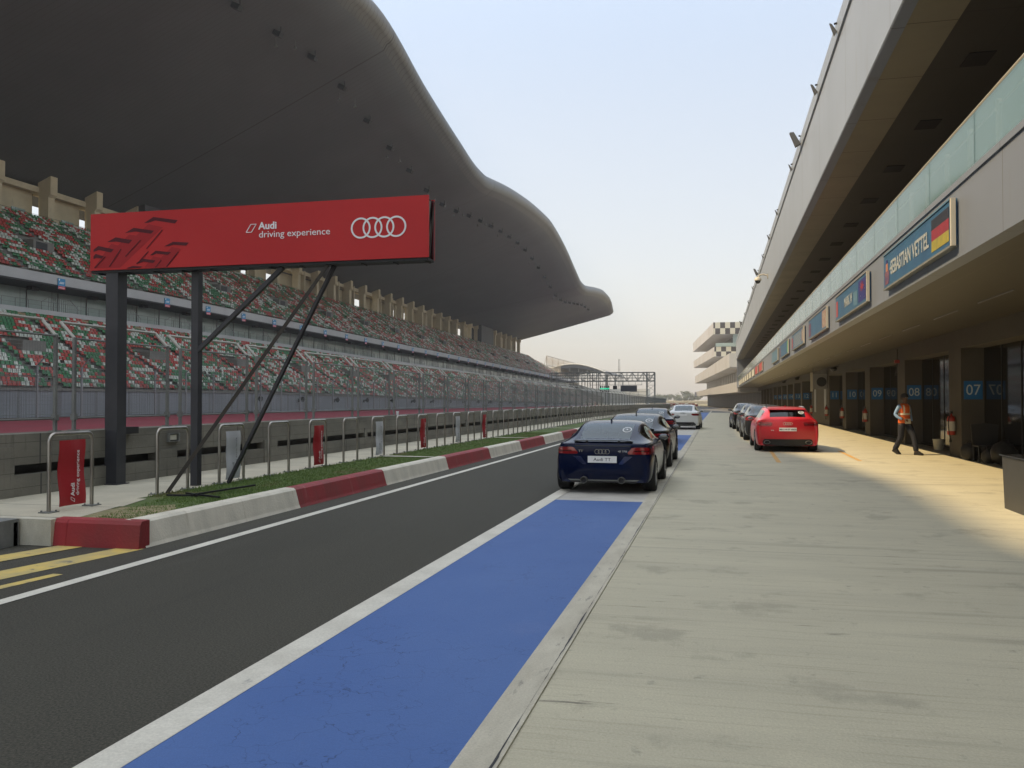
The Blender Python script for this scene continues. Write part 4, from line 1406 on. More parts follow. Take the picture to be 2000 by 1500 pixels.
# air conditioner outdoor unit under the soffit
t = empty('air_conditioner', (6.4, 57.5, 2.75), label='grey air conditioner unit hanging under the soffit above the red car', cat='air conditioner')
m = MB(); m.box(-.55, .28, -.45, .45, -.45, .5, trim_grey); m.build('casing', t)
m = MB(); m.lathe([(.0, -.02), (.28, -.02), (.30, 0), (.3, .02)], (-.05, -.455, 0), 'y', black_m, 20); m.build('fan', t)
m = MB(); m.box(-.7, -.56, -.3, -.2, -.6, .6, rail_cream); m.box(-.5, -.45, .3, .35, .5, .9, galv); m.build('bracket', t)
for (y, lab) in ((52.0, 'black dome loudspeaker on the lintel nearest to the air conditioner'), (75.5, 'black dome loudspeaker on the lintel over garage 13, seen above the saloons'), (90.0, 'farthest black dome loudspeaker on the garage lintel')):
    m = MB(); m.lathe([(0, 0), (.14, -.02), (.2, -.12), (.12, -.22), (0, -.24)], (6.45, y, 3.5), 'z', black_m, 14); m.bar((6.45, y, 3.49), (6.7, y, 3.52), .03, black_m, 5)
    tag(m.build('ceiling_loudspeaker', smooth=True), lab, 'loudspeaker')
# bracket with red bell on pillar 08
m = MB(); m.bar((6.62, 35.0, 2.95), (6.62, 35.0, 3.55), .02, brown_steel, 5); m.box(6.52, 6.68, 34.9, 35.1, 3.02, 3.14, mat('alarm_red', (.3, .03, .03), .5)); m.bar((6.55, 35, 2.55), (6.62, 35, 3.0), .03, brown_steel, 5)
tag(m.build('alarm_sounder'), 'small red and brown alarm bracket high on the pillar of garage 08', 'alarm')

# grey counter at the right edge
t = empty('counter', (4.9, 13.0, 0), label='dark grey box counter at the right edge of the apron', cat='counter')
m = MB(); c0 = [(-.68, -1.3), (.55, -1.3), (.55, 1.42), (-.68, 1.42)]
top = [(p[0] * 1.03, p[1] * 1.02) for p in c0]
gm = mat('counter_grey', (.042, .043, .043), .5, col2=(.035, .036, .036), nscale=3)
m.quadpts([(p[0], p[1], .8) for p in top], gm); m.quadpts([(p[0], p[1], 0) for p in c0], gm)
for i in range(4):
    a, b = c0[i], c0[(i + 1) % 4]; ta, tb = top[i], top[(i + 1) % 4]
    m.quadpts([(a[0], a[1], 0), (b[0], b[1], 0), (tb[0], tb[1], .8), (ta[0], ta[1], .8)], gm)
m.build('cabinet', t)
m = MB(); m.box(-.73, .6, -1.36, 1.47, .802, .815, black_gloss); m.build('counter_top', t)
# motorcycle behind the counter (its front just shows over the top)
t = empty('motorcycle', (6.0, 16.4, 0), rz=R(-70), label='motorcycle with round chrome headlamp just visible over the grey counter', cat='motorcycle')
def wheel_m(y):
    m = MB()
    m.lathe([(.30, -.05), (.33, -.04), (.34, 0), (.33, .04), (.30, .05), (.27, .03), (.27, -.03), (.30, -.05)], (0, y, .34), 'x', rubber, 28)
    for i in range(10):
        a = math.pi * i / 5
        m.bar((0, y, .34), (0, y + .27 * math.cos(a), .34 + .27 * math.sin(a)), .008, chrome, 4)
    m.lathe([(0, -.07), (.05, -.06), (.05, .06), (0, .07)], (0, y, .34), 'x', chrome, 14)
    m.build('wheel', t, smooth=True)
wheel_m(.72); wheel_m(-.72)
m = MB(); m.path([(0, .45, .95), (0, .1, .75), (0, -.4, .55), (0, -.72, .34)], .04, black_m, 8); m.path([(0, .4, .85), (0, .3, .35), (0, -.2, .3)], .03, black_m, 8)
m.box(-.14, .14, -.2, .3, .28, .58, trim_grey); m.build('frame', t, smooth=True)
m = MB(); m.lathe([(0, -.34), (.10, -.3), (.15, -.1), (.16, .1), (.10, .3), (0, .34)], (0, .1, .84), 'y', mat('tank_red', (.25, .01, .02), .15, coat=1.0), 18); m.build('fuel_tank', t, smooth=True)
m = MB(); m.box(-.12, .12, -.75, -.1, .72, .80, black_m); m.build('seat', t)
m = MB()
for s in (-1, 1): m.bar((s * .09, .72, .34), (s * .09, .45, 1.02), .022, chrome, 8)
m.build('fork', t, smooth=True)
m = MB(); m.path([(-.38, .25, 1.08), (-.25, .38, 1.10), (0, .46, 1.04), (.25, .38, 1.10), (.38, .25, 1.08)], .014, chrome, 8); m.build('handlebar', t, smooth=True)
m = MB(); m.lathe([(0, -.14), (.07, -.12), (.11, -.02), (.115, .03), (.10, .035), (.09, .02), (0, .01)], (0, .58, .95), 'y', chrome, 20); m.build('headlight', t, smooth=True)
for s in (-1, 1):
    m = MB(); m.bar((s * .3, .33, 1.1), (s * .36, .30, 1.24), .007, chrome, 5); m.lathe([(0, -.012), (.055, -.01), (.062, 0), (.055, .008)], (s * .37, .29, 1.27), 'y', chrome, 16); m.build('mirror', t, smooth=True)
# chrome helmet on the counter edge
t = empty('helmet', (4.62, 13.75, .815), label='glossy dark helmet with chrome trim and red flash lying on the grey counter', cat='helmet')
m = MB(); m.lathe([(.0, .0), (.10, .0), (.135, .06), (.14, .13), (.115, .21), (.06, .255), (0, .265)], (0, 0, 0), 'z', black_gloss, 24); m.build('shell', t, smooth=True)
m = MB(); m.lathe([(.1385, .075), (.144, .085), (.1455, .12), (.142, .125)], (0, 0, 0), 'z', chrome, 24); m.build('trim', t, smooth=True)
m = MB(); m.box(-.1, .0, -.138, -.125, .045, .07, mat('red_flash', (.5, .02, .04), .3)); m.build('red_stripe', t)
# black bags and chair by pillar 07
t = empty('camp_chair', (6.9, 24.9, 0), label='black folding fabric chair in front of garage 07', cat='chair')
m = MB(); m.prism([(-.3, .42), (.3, .42), (.34, .98), (.0, 1.02), (-.34, .98)], 'y', .24, .28, black_m); m.build('backrest', t)
m = MB(); m.box(-.3, .3, -.25, .25, .40, .44, black_m); m.build('seat', t)
for (a, b) in ((-.28, -.25), (.28, -.25), (-.28, .26), (.28, .26)):
    m = MB(); m.bar((a, b, 0), (-a, b, .42) if False else (a, b, .42), .014, black_m, 6); m.build('leg', t)
for i, (x, y, s, lab) in enumerate(((6.66, 25.5, .25, 'round black bag on the ground left of the black chair'), (7.0, 23.9, .30, 'bulky black bag on the ground right of the black chair'), (6.8, 24.35, .2, 'small black bag leaning at the foot of the black chair'))):
    bm = bmesh.new(); bmesh.ops.create_icosphere(bm, subdivisions=3, radius=1.0)
    for v in bm.verts:
        n_ = v.co.normalized()
        k_ = 1 + .12 * math.sin(5 * n_.x + i * 2) * math.cos(4 * n_.y + i) + .05 * math.sin(11 * n_.z + 7 * n_.x)
        v.co = Vector((n_.x * s * k_, n_.y * s * .9 * k_, max(0.0, s * .95 + n_.z * s * k_ * 1.05)))
    me = bpy.data.meshes.new('bag'); bm.to_mesh(me); bm.free(); me.materials.append(black_m)
    me.polygons.foreach_set('use_smooth', [True] * len(me.polygons))
    o = bpy.data.objects.new('bag', me); COL.objects.link(o); o.location = (x, y, 0)
    h_ = MB(); h_.path([(-.1, -.02, s * 1.7), (-.08, -.03, s * 2.1), (.08, -.03, s * 2.1), (.1, -.02, s * 1.7)], .012, black_m, 6); h_.build('handle', o)
    tag(o, lab, 'bag')

# ------------------------------------------------------------------ far race-control building
tb = empty('race_control_tower', (6, 274, drop(274)), label='far pale building of stacked slabs with black and white checkered ends', cat='building')
TO = Vector(tb.location)
def TB(name, mb, parent=tb, **kw):
    mb.v = [(v[0] - TO.x, v[1] - TO.y, v[2] - TO.z) for v in mb.v]
    return mb.build(name, parent, **kw)
def slab(x0, y0, x1, y1, W, z0, z1, m):
    """near-left corner (x0,y0) to far-left (x1,y1), extends W to the right"""
    g = MB()
    b = [(x0, y0), (x0 + W, y0), (x1 + W, y1), (x1, y1)]
    g.prism(b, 'z', z0, z1, m)
    return g
slabm = mat('tower_cladding', (.44, .465, .51), .6, col2=(.38, .39, .41), nscale=.1, lines=[(1, 7.0, .12, (.28, .27, .25))])
TB('top_slab', slab(-1.27, 274, -10.2, 374, 18, 21.9, 25.6, slabm))
TB('middle_slab', slab(-1.0, 274, -10.0, 374, 14, 15.0, 18.0, slabm))
TB('lower_slab', slab(2.4, 187, -9.4, 374, 12, 8.4, 11.4, slabm))
TB('podium_band', slab(3.3, 152.5, -9.5, 374, 12, 2.9, 4.7, mat('podium_cladding', (.37, .375, .385), .6, lines=[(1, 5.0, .2, (.22, .21, .19))])))
TB('office_wall', slab(6.6, 187, -4.5, 368, 9, 4.72, 8.38, tower_win))
TB('recess_wall', slab(7.0, 280, 0.5, 366, 9, 11.42, 14.98, tower_glass))
TB('recess_wall', slab(4.5, 292, -2.5, 368, 9, 18.02, 21.88, tower_glass))
TB('ground_wall', slab(7.5, 152.5, -4.2, 368, 9, -1.2, 2.88, mat('tower_garage', (.045, .045, .045), .5, lines=[(1, 7.45, .5, (.14, .13, .11))])))
g = MB()
for i in range(26):
    t = (i + .5) / 26
    x = 6.6 - 11.1 * t - .03; y = 187 + 181 * t
    g.box(x - .02, x + .3, y, y + 1.1, 5.6, 8.2, check_black)
for q in each_piece(g): TB('window', q)
def checks(x0, y, z0, rows, cols, first):
    g = MB()
    c = 1.84 if rows == 2 else 1.5
    for r_ in range(2):
        for q in range(cols):
            xa = x0 + (q - 1) * 1.5 + .55
            a, b = max(x0, xa), xa + 1.5
            g.box(a, b, y - .06, y - .002, z0 + r_ * first, z0 + (r_ + 1) * first, check_black if (q + r_) % 2 else check_white)
    return g
TB('checker_end', checks(-1.27, 274, 21.92, 2, 11, 1.82))
TB('checker_end', checks(-1.0, 274, 15.02, 2, 9, 1.48))
g = MB(); g.box(-.6, 8, 273.2, 273.24, 18.02, 19.1, suite_glass); g.box(4.6, 7.5, 274.5, 276, 11.4, 21.9, suite_glass); TB('balcony_glass', g)
g = MB(); g.box(7.7, 9.6, 268, 274, 9, 25.4, check_black); g.box(9.61, 14, 267.9, 273, 13, 25.6, check_white); TB('stair_shaft', g)
# lower slab near face and link
g = MB(); g.box(2.45, 14.2, 186.2, 186.98, 8.5, 11.35, mat('tower_end_pale', (.50, .49, .44), .6)); TB('end_face', g)

# ------------------------------------------------------------------ gantry over the track
gt = empty('track_gantry', (-11, 155.8, drop(155)), label='steel truss gantry spanning the race track with green start lights', cat='gantry')
def GT(name, mb, parent=gt, **kw):
    o0 = gt.location
    mb.v = [(v[0] - o0.x, v[1] - o0.y, v[2] - o0.z) for v in mb.v]
    return mb.build(name, parent, **kw)
g = MB(); zb, zt = 4.95, 6.5
for y in (155.0, 156.6):
    g.bar((-30, y, zb), (-11, y, zb), .13, galv, 4); g.bar((-30, y, zt), (-11, y, zt), .10, galv, 4)
    g.bar((-30, y, 5.5), (-11, y, 5.5), .05, galv, 4); g.bar((-30, y, 6.0), (-11, y, 6.0), .05, galv, 4)
    for i in range(20):
        x = -30 + i
        g.bar((x, y, zb), (x, y, zt), .05, galv, 4)
        if i % 2 == 0 and i < 19: g.bar((x, y, zb), (x + 1, y, zt), .05, galv, 4)
        elif i < 19: g.bar((x, y, zt), (x + 1, y, zb), .05, galv, 4)
for i in range(20): g.bar((-30 + i, 155, zb), (-30 + i, 156.6, zb), .04, galv, 4)
GT('truss', g, fix=False)
g = MB()
for x in (-11.0, -12.4):
    for y in (155.0, 156.6): g.bar((x, y, -.4), (x, y, zt), .10, galv, 4)
for i in range(6):
    z = i * 1.05
    g.bar((-11, 155, z), (-12.4, 155, z + 1.05 if i % 2 else z), .04, galv, 4); g.bar((-12.4, 155, z), (-11, 155, z + 1.0), .04, galv, 4)
g.box(-15.4, -12.4, 154.8, 156.8, 1.9, 2.0, galv)
for x in (-15.4, -13.9): g.bar((x, 155, 0), (x, 155, 3.0), .05, galv, 4)
g.bar((-15.4, 155, 3.0), (-12.4, 155, 3.0), .05, galv, 4)
GT('support_tower', g, fix=False)
g = MB()
for y in (155.0, 156.6):
    for x in (-30, -28.8): g.bar((x, y, -.4), (x, y, zt), .10, galv, 4)
GT('support_tower', g, fix=False)
g = MB(); g.bar((-22.6, 155, 4.25), (-13.2, 155, 4.25), .05, galv, 4)
for i in range(9): g.bar((-22.6 + i * 1.17, 155, 4.25), (-22.6 + i * 1.17, 155, 4.95), .04, galv, 4)
GT('light_rail', g, fix=False)
green_on = mat('start_light_green', (.0, .3, .2), .4, emit=((.01, .60, .30), .35))
g = MB()
for i in range(5): g.box(-20.7 + i * .36, -20.5 + i * .36, 154.8, 155.0, 2.95, 4.1, black_m)
sl = GT('light_panel', g)
g = MB()
for i in range(5): g.box(-20.69 + i * .36, -20.51 + i * .36, 154.78, 154.798, 3.45, 3.72, green_on)
for i in range(4): g.box(-20.49 + i * .36, -20.36 + i * .36, 154.86, 154.9, 3.5, 3.66, green_on)
GT('green_lamp', g, sl)
g = MB(); g.box(-18.4, -17.65, 154.8, 155.0, 3.45, 4.1, black_m); GT('signal_box', g)
g = MB(); g.box(-17.0, -14.1, 154.7, 155.0, 3.15, 4.15, check_black); g.box(-17.05, -14.05, 154.75, 155.05, 3.05, 3.148, galv); GT('led_screen', g)

# ------------------------------------------------------------------ far small stand, lattice, mast, trees
fs = empty('small_grandstand', (-118, 560, -2), label='small far grandstand with an arched dark roof beyond the gantry', cat='grandstand')
def FS(name, mb, parent=fs, **kw):
    o0 = fs.location
    mb.v = [(v[0] - o0.x, v[1] - o0.y, v[2] - o0.z) for v in mb.v]
    return mb.build(name, parent, **kw)
g = MB()
ra = []; xa, xb = -95.0, -60.0; y0, y1 = 470.0, 565.0
for i in range(15):
    t = i / 14
    z = 16.2 + 4.9 * math.sin(math.pi * (t * .92 + .06)) * (1 if t < .5 else 1)
    ra.append((xa + (xb - xa) * t, z))
lo = [(x, z - .8 - 1.2 * math.sin(math.pi * i / 14)) for i, (x, z) in enumerate(ra)][::-1]
g.prism(ra + lo, 'y', y0, y1, mat('arched_roof_grey', (.10, .105, .115), .6)); FS('roof', g)
g = MB(); g.path([(x, y0 - .4, z + .1) for x, z in ra], .35, white_wall, 5); FS('roof_edge', g)
g = MB()
for i in range(0, 15, 2):
    x, z = ra[i]
    for y in (y0 + 1, y0 + 45, y0 + 90): g.bar((x, y, -2), (x, y, z - .9), .3, galv, 5)
FS('roof_post', g)
g = MB(); g.prism([(xa, 0), (xb - 2, 0), (xb - 2, 3), (xa, 13)], 'y', y0 + 2, y1, tier_m); FS('terrace', g)
g = MB(); g.box(-75, -38, 478, 500, -2, 7.5, white_wall); g.box(-60.0, -59.0, 477.8, 477.99, -2, 7.3, galv)
tag(g.build('white_building'), 'low white building behind the track gantry lights', 'building')
g = MB()
A = Vector((-84.5, 428, 0)); Bv = Vector((-85.5, 530, 0))
for i in range(31):
    p = A.lerp(Bv, i / 30); zt_ = 23.8
    g.bar((p.x, p.y, 2), (p.x, p.y, zt_), .12 if i % 5 else .25, mat('lattice_rust', (.40, .34, .26), .7), 4, caps=False)
    if i < 30:
        q = A.lerp(Bv, (i + 1) / 30)
        for z in range(4, 24, 5):
            g.bar((p.x, p.y, z), (q.x, q.y, min(z + 5, 23.8)), .1, MATS['lattice_rust'], 4, caps=False)
for z in (4, 9, 14, 19, 23.8): g.bar((A.x, A.y, z), (Bv.x, Bv.y, z), .14, MATS['lattice_rust'], 4)
g.bar((A.x - 6, A.y, 2), (A.x, A.y, 23.8), .15, MATS['lattice_rust'], 4)
tag(g.build('billboard_lattice', fix=False), 'tall rusty lattice frame rising behind the end of the grandstand', 'scaffold')
g = MB(); MX, MY = -77.0, 690.0
for s in ((-1, -1), (1, -1), (1, 1), (-1, 1)): g.bar((MX + s[0] * .9, MY + s[1] * .9, -3), (MX + s[0] * .5, MY + s[1] * .5, 34), .14, galv, 4)
for i in range(14):
    z = -2 + i * 2.6
    g.bar((MX - .8, MY - .8, z), (MX + .8, MY - .8, z + 2.6), .08, galv, 4); g.bar((MX + .8, MY - .8, z), (MX - .8, MY - .8, z + 2.6), .08, galv, 4)
tag(g.build('radio_mast', fix=False), 'thin lattice radio mast standing against the sky', 'mast')

def far_tree(x, y, h, w, seed, label):
    r_ = random.Random(seed)
    t = empty('far_tree', (x, y, -2), label=label, cat='tree', group='trees on the far horizon')
    m = MB(); m.bar((0, 0, 0), (0, 0, h * .5), .35, trunk_m, 6, r2=.2)
    for k_ in range(3): m.bar((0, 0, h * .35), (r_.uniform(-w, w) * .3, r_.uniform(-w, w) * .3, h * .7), .14, trunk_m, 5, r2=.06)
    m.build('trunk', t)
    m = MB()
    cl = [(r_.uniform(-w * .5, w * .5), r_.uniform(-w * .5, w * .5), h * r_.uniform(.42, .86), w * r_.uniform(.16, .3)) for _ in range(11)]
    for (cx_, cy_, cz_, cr) in cl:
        for _ in range(46):
            d = Vector((r_.gauss(0, 1), r_.gauss(0, 1), r_.gauss(0, .8))); d = d.normalized() * cr * r_.uniform(.4, 1.05)
            c = Vector((cx_, cy_, cz_)) + d
            a = Vector((r_.gauss(0, 1), r_.gauss(0, 1), r_.gauss(0, 1))).normalized(); b = a.orthogonal().normalized()
            s = r_.uniform(.35, .75)
            m.quadpts([c + a * s, c + b * s * .7, c - a * s, c - b * s * .7], tree_m)
    m.build('crown', t, fix=False)
xs_px = [1158 + 7 * i for i in range(5)] + [1218, 1226, 1234] + [1282, 1290, 1297, 1305, 1316, 1324, 1331, 1337, 1343, 1350, 1356, 1363]
r_ = random.Random(11)
for i, px in enumerate(xs_px):
    d = r_.uniform(760, 880)
    x = (px - 1402) * .9725 * d / 1676
    y = (d + x * .233) / .9725
    hh = r_.uniform(6.5, 9.5) if px > 1270 else r_.uniform(5.5, 7.5)
    if px in (1337, 1343): hh = 12
    far_tree(x, y, hh, r_.uniform(6, 10), 100 + i, 'hazy green tree in the row of trees on the far horizon' if px not in (1343,) else 'tallest hazy green tree on the far horizon left of the far building')
# tyre barrier at the pit exit
for i in range(11):
    g = MB()
    x = -19.0 + i * 1.15; y = 318 - i * .2
    for z in range(3): g.lathe([(.30, 0), (.56, .03), (.6, .17), (.56, .33), (.30, .36)], (x, y, drop(318) + z * .37), 'z', board_red if (i + z) % 3 else check_white, 12)
    tag(g.build('tyre_stack'), 'red and white stack of barrier tyres across the pit exit', 'tyre stack', 'tyre barrier at the pit exit')

# ------------------------------------------------------------------ cars
def paint(name, col, metal=.3, rough=.25, coat=.45, ior=None):
    return mat(name, col, rough, metal, coat=coat, ior=ior)
P_BLUE = paint('paint_dark_blue', (.0022, .006, .030), 0, .14, 0, 1.3)
P_BLACK = paint('paint_black', (.005, .0055, .007), 0, .16, 0, 1.3)
P_NAVY = paint('paint_navy', (.006, .010, .026), 0, .16, 0, 1.3)
P_WHITE = paint('paint_white', (.62, .63, .61), 0, .35)
P_RED = paint('paint_red', (.50, .012, .022), .1, .3)
P_GREY = paint('paint_dark_grey', (.022, .023, .025), 0, .2, 0, 1.35)

TT = [(.03, .76, .24, .68, .90, .50, .945), (.13, .86, .20, .77, .93, .56, .965), (.36, .905, .19, .83, .945, .565, 1.00), (.78, .915, .18, .85, .94, .58, 1.165),
      (1.22, .915, .18, .84, .925, .585, 1.30), (1.70, .912, .18, .84, .91, .60, 1.345), (2.25, .905, .18, .84, .90, .61, 1.33), (2.62, .905, .18, .84, .90, .62, 1.21),
      (3.02, .912, .18, .83, .90, .63, 1.01), (3.25, .915, .18, .81, .89, .62, .93), (3.75, .90, .18, .76, .80, .56, .85), (4.03, .84, .2, .68, .70, .5, .75), (4.14, .74, .24, .6, .60, .44, .64)]
A5 = [(.03, .78, .26, .70, .92, .52, .955), (.14, .88, .22, .79, .95, .60, .975), (.55, .92, .20, .84, .955, .60, 1.0), (.98, .925, .19, .85, .95, .60, 1.17),
      (1.45, .925, .19, .85, .94, .60, 1.315), (2.0, .925, .19, .85, .925, .61, 1.36), (2.6, .92, .19, .85, .92, .62, 1.335), (3.0, .92, .19, .85, .92, .63, 1.20),
      (3.42, .92, .19, .84, .92, .64, 1.02), (3.65, .92, .19, .82, .91, .63, .95), (4.2, .90, .19, .77, .83, .58, .87), (4.48, .84, .21, .69, .72, .5, .77), (4.6, .74, .25, .6, .6, .44, .66)]
AV = [(.03, .84, .24, .78, 1.00, .66, 1.06), (.10, .91, .21, .86, 1.03, .66, 1.12), (.30, .945, .20, .88, 1.03, .64, 1.27), (.52, .955, .19, .89, 1.03, .635, 1.40),
      (1.0, .965, .18, .89, 1.02, .65, 1.44), (1.8, .96, .18, .89, 1.0, .66, 1.46), (2.7, .955, .18, .88, .98, .66, 1.445), (3.15, .955, .18, .88, .97, .66, 1.32),
      (3.7, .96, .18, .87, .96, .66, 1.06), (3.95, .96, .18, .85, .95, .65, .98), (4.5, .94, .18, .80, .87, .6, .91), (4.82, .87, .2, .72, .74, .52, .79), (4.95, .77, .24, .62, .62, .46, .68)]
SD = [(.03, .78, .26, .70, 1.0, .54, 1.03), (.14, .88, .22, .80, 1.02, .62, 1.045), (.55, .915, .20, .84, 1.01, .62, 1.06), (.92, .92, .19, .85, 1.0, .60, 1.22),
      (1.35, .92, .19, .85, .985, .60, 1.385), (2.0, .92, .19, .85, .96, .62, 1.43), (2.7, .92, .19, .85, .95, .63, 1.41), (3.15, .92, .19, .85, .94, .64, 1.27),
      (3.6, .92, .19, .84, .94, .64, 1.06), (3.85, .92, .19, .82, .93, .63, .98), (4.35, .90, .19, .77, .85, .58, .9), (4.6, .84, .21, .69, .72, .5, .79), (4.7, .74, .25, .6, .6, .44, .66)]

def car_shell(st, pmat, glassrange, siderange, wsrange, wheels, rw):
    """returns evaluated mesh with material slots: paint, rear glass, side glass, windscreen, dark"""
    V, F, Mi = [], [], []
    def ring_pts(s, rear, front):
        y, w, zb, wsh, zsh, wt, zt = s
        gz = zsh + .012
        half = [(wsh, zsh), (wsh - .035, gz), (wt, zt - (.045 if zt - zsh > .15 else .02)), (wt * .86, zt - .014), (wt * .45, zt), (0, zt + .004)]
        top = [(x, z) for x, z in half] + [(-x, z) for x, z in half[:-1][::-1]]          # +x .. -x (11)
        zmid = zb + (zsh - zb) * .45
        left = [(-(wsh + w) / 2 - .012, zsh - .085), (-w, zmid + .06), (-(w - .012), zb + .12)]
        bot = [(-(w - .06) * k, zb) for k in (1, .9, .7, .45, .2, 0, -.2, -.45, -.7, -.9, -1)]
        right = [(-x, z) for x, z in left[::-1]]
        ring = top + left + bot + right          # 11+3+11+3 = 28
        out = []
        for (x, z) in ring:
            yy = y
            u = abs(x) / w
            if rear:
                h = (z - zb) / (zt - zb)
                yy = y + .10 * u ** 2 + (.10 * max(0, .25 - h) / .25) + .03 * max(0, h - .5)
            if front:
                yy = y - .14 * u ** 2
            out.append((x, yy, z))
        return out
    n = 28
    for i, s in enumerate(st):
        V += ring_pts(s, i == 0, i == len(st) - 1)
    def yr(i): return (st[i][0] + st[i + 1][0]) / 2
    for i in range(len(st) - 1):
        ym = yr(i)
        for j in range(n):
            jj = (j + 1) % n
            m = 0
            if 3 <= j <= 6 and glassrange[0] < ym < glassrange[1]: m = 1
            if 3 <= j <= 6 and wsrange[0] < ym < wsrange[1]: m = 3
            if j in (1, 8) and siderange[0] < ym < siderange[1]: m = 2
            F.append((i * n + j, (i + 1) * n + j, (i + 1) * n + jj, i * n + jj)); Mi.append(m)
    # caps
    for end in (0, len(st) - 1):
        b = end * n
        ringp = V[b:b + n]
        rows = [[b + k for k in range(11)]]
        # rows between: left idx 11,12,13 (for -x) ; right idx 27,26,25 (+x)
        for r_ in range(3):
            L = b + 11 + r_; Rr = b + 27 - r_
            pl, pr = V[L], V[Rr]
            row = [Rr]
            for k in range(1, 10):
                xt = ringp[k][0] / ringp[0][0]
                x = xt * pr[0]
                u = abs(xt)
                yb = (pr[1]) - .10 * (1 - u ** 2) * (1 if end == 0 else -1.4)
                V.append((x, yb, pr[2])); row.append(len(V) - 1)
            row.append(L); rows.append(row)
        rows.append([b + 24 - k for k in range(11)])
        for r_ in range(len(rows) - 1):
            for k in range(10):
                q = (rows[r_][k], rows[r_][k + 1], rows[r_ + 1][k + 1], rows[r_ + 1][k])
                F.append(q if end == 0 else q[::-1]); Mi.append(0)
    me = bpy.data.meshes.new('body'); me.from_pydata(V, [], F)
    me.polygons.foreach_set('material_index', Mi)
    for m in (pmat, rw or car_glass, side_glass, screen_glass, black_m): me.materials.append(m)
    bm = bmesh.new(); bm.from_mesh(me); bmesh.ops.recalc_face_normals(bm, faces=bm.faces)
    bm.to_mesh(me); bm.free()
    o = bpy.data.objects.new('body', me); COL.objects.link(o)
    sb = o.modifiers.new('s', 'SUBSURF'); sb.levels = 2; sb.render_levels = 2
    cutters = []
    for (wy, wr) in wheels:
        for s in (-1, 1):
            c = MB(); c.lathe([(0, -.2), (wr, -.2), (wr, .2), (0, .2)], (s * (.86 + .0), wy, .335), 'x', black_m, 32)
            co = c.build('cut'); cutters.append(co)
            bo = o.modifiers.new('b', 'BOOLEAN'); bo.object = co; bo.operation = 'DIFFERENCE'; bo.solver = 'EXACT'
            bo.material_mode = 'TRANSFER'
    dg = bpy.context.evaluated_depsgraph_get()
    ev = bpy.data.meshes.new_from_object(o.evaluated_get(dg))
    bpy.data.objects.remove(o)
    for c in cutters: bpy.data.objects.remove(c)
    return ev

def split_mat(ev, mats_sel, name, parent, matl):
    bm = bmesh.new(); bm.from_mesh(ev)
    mats_idx = [i for i, m in enumerate(ev.materials) if m in mats_sel]
    bmesh.ops.delete(bm, geom=[f for f in bm.faces if f.material_index not in mats_idx], context='FACES')
    if isinstance(matl, int): bmesh.ops.delete(bm, geom=[f for f in bm.faces if f.calc_center_median().x * matl < 0], context='FACES')
    if not bm.faces: bm.free(); return None
    me = bpy.data.meshes.new(name)
    bm.to_mesh(me); bm.free()
    for m in ev.materials: me.materials.append(m)
    me.polygons.foreach_set('use_smooth', [True] * len(me.polygons))
    me.set_sharp_from_angle(angle=R(45))
    o = bpy.data.objects.new(name, me); COL.objects.link(o); o.parent = parent
    return o

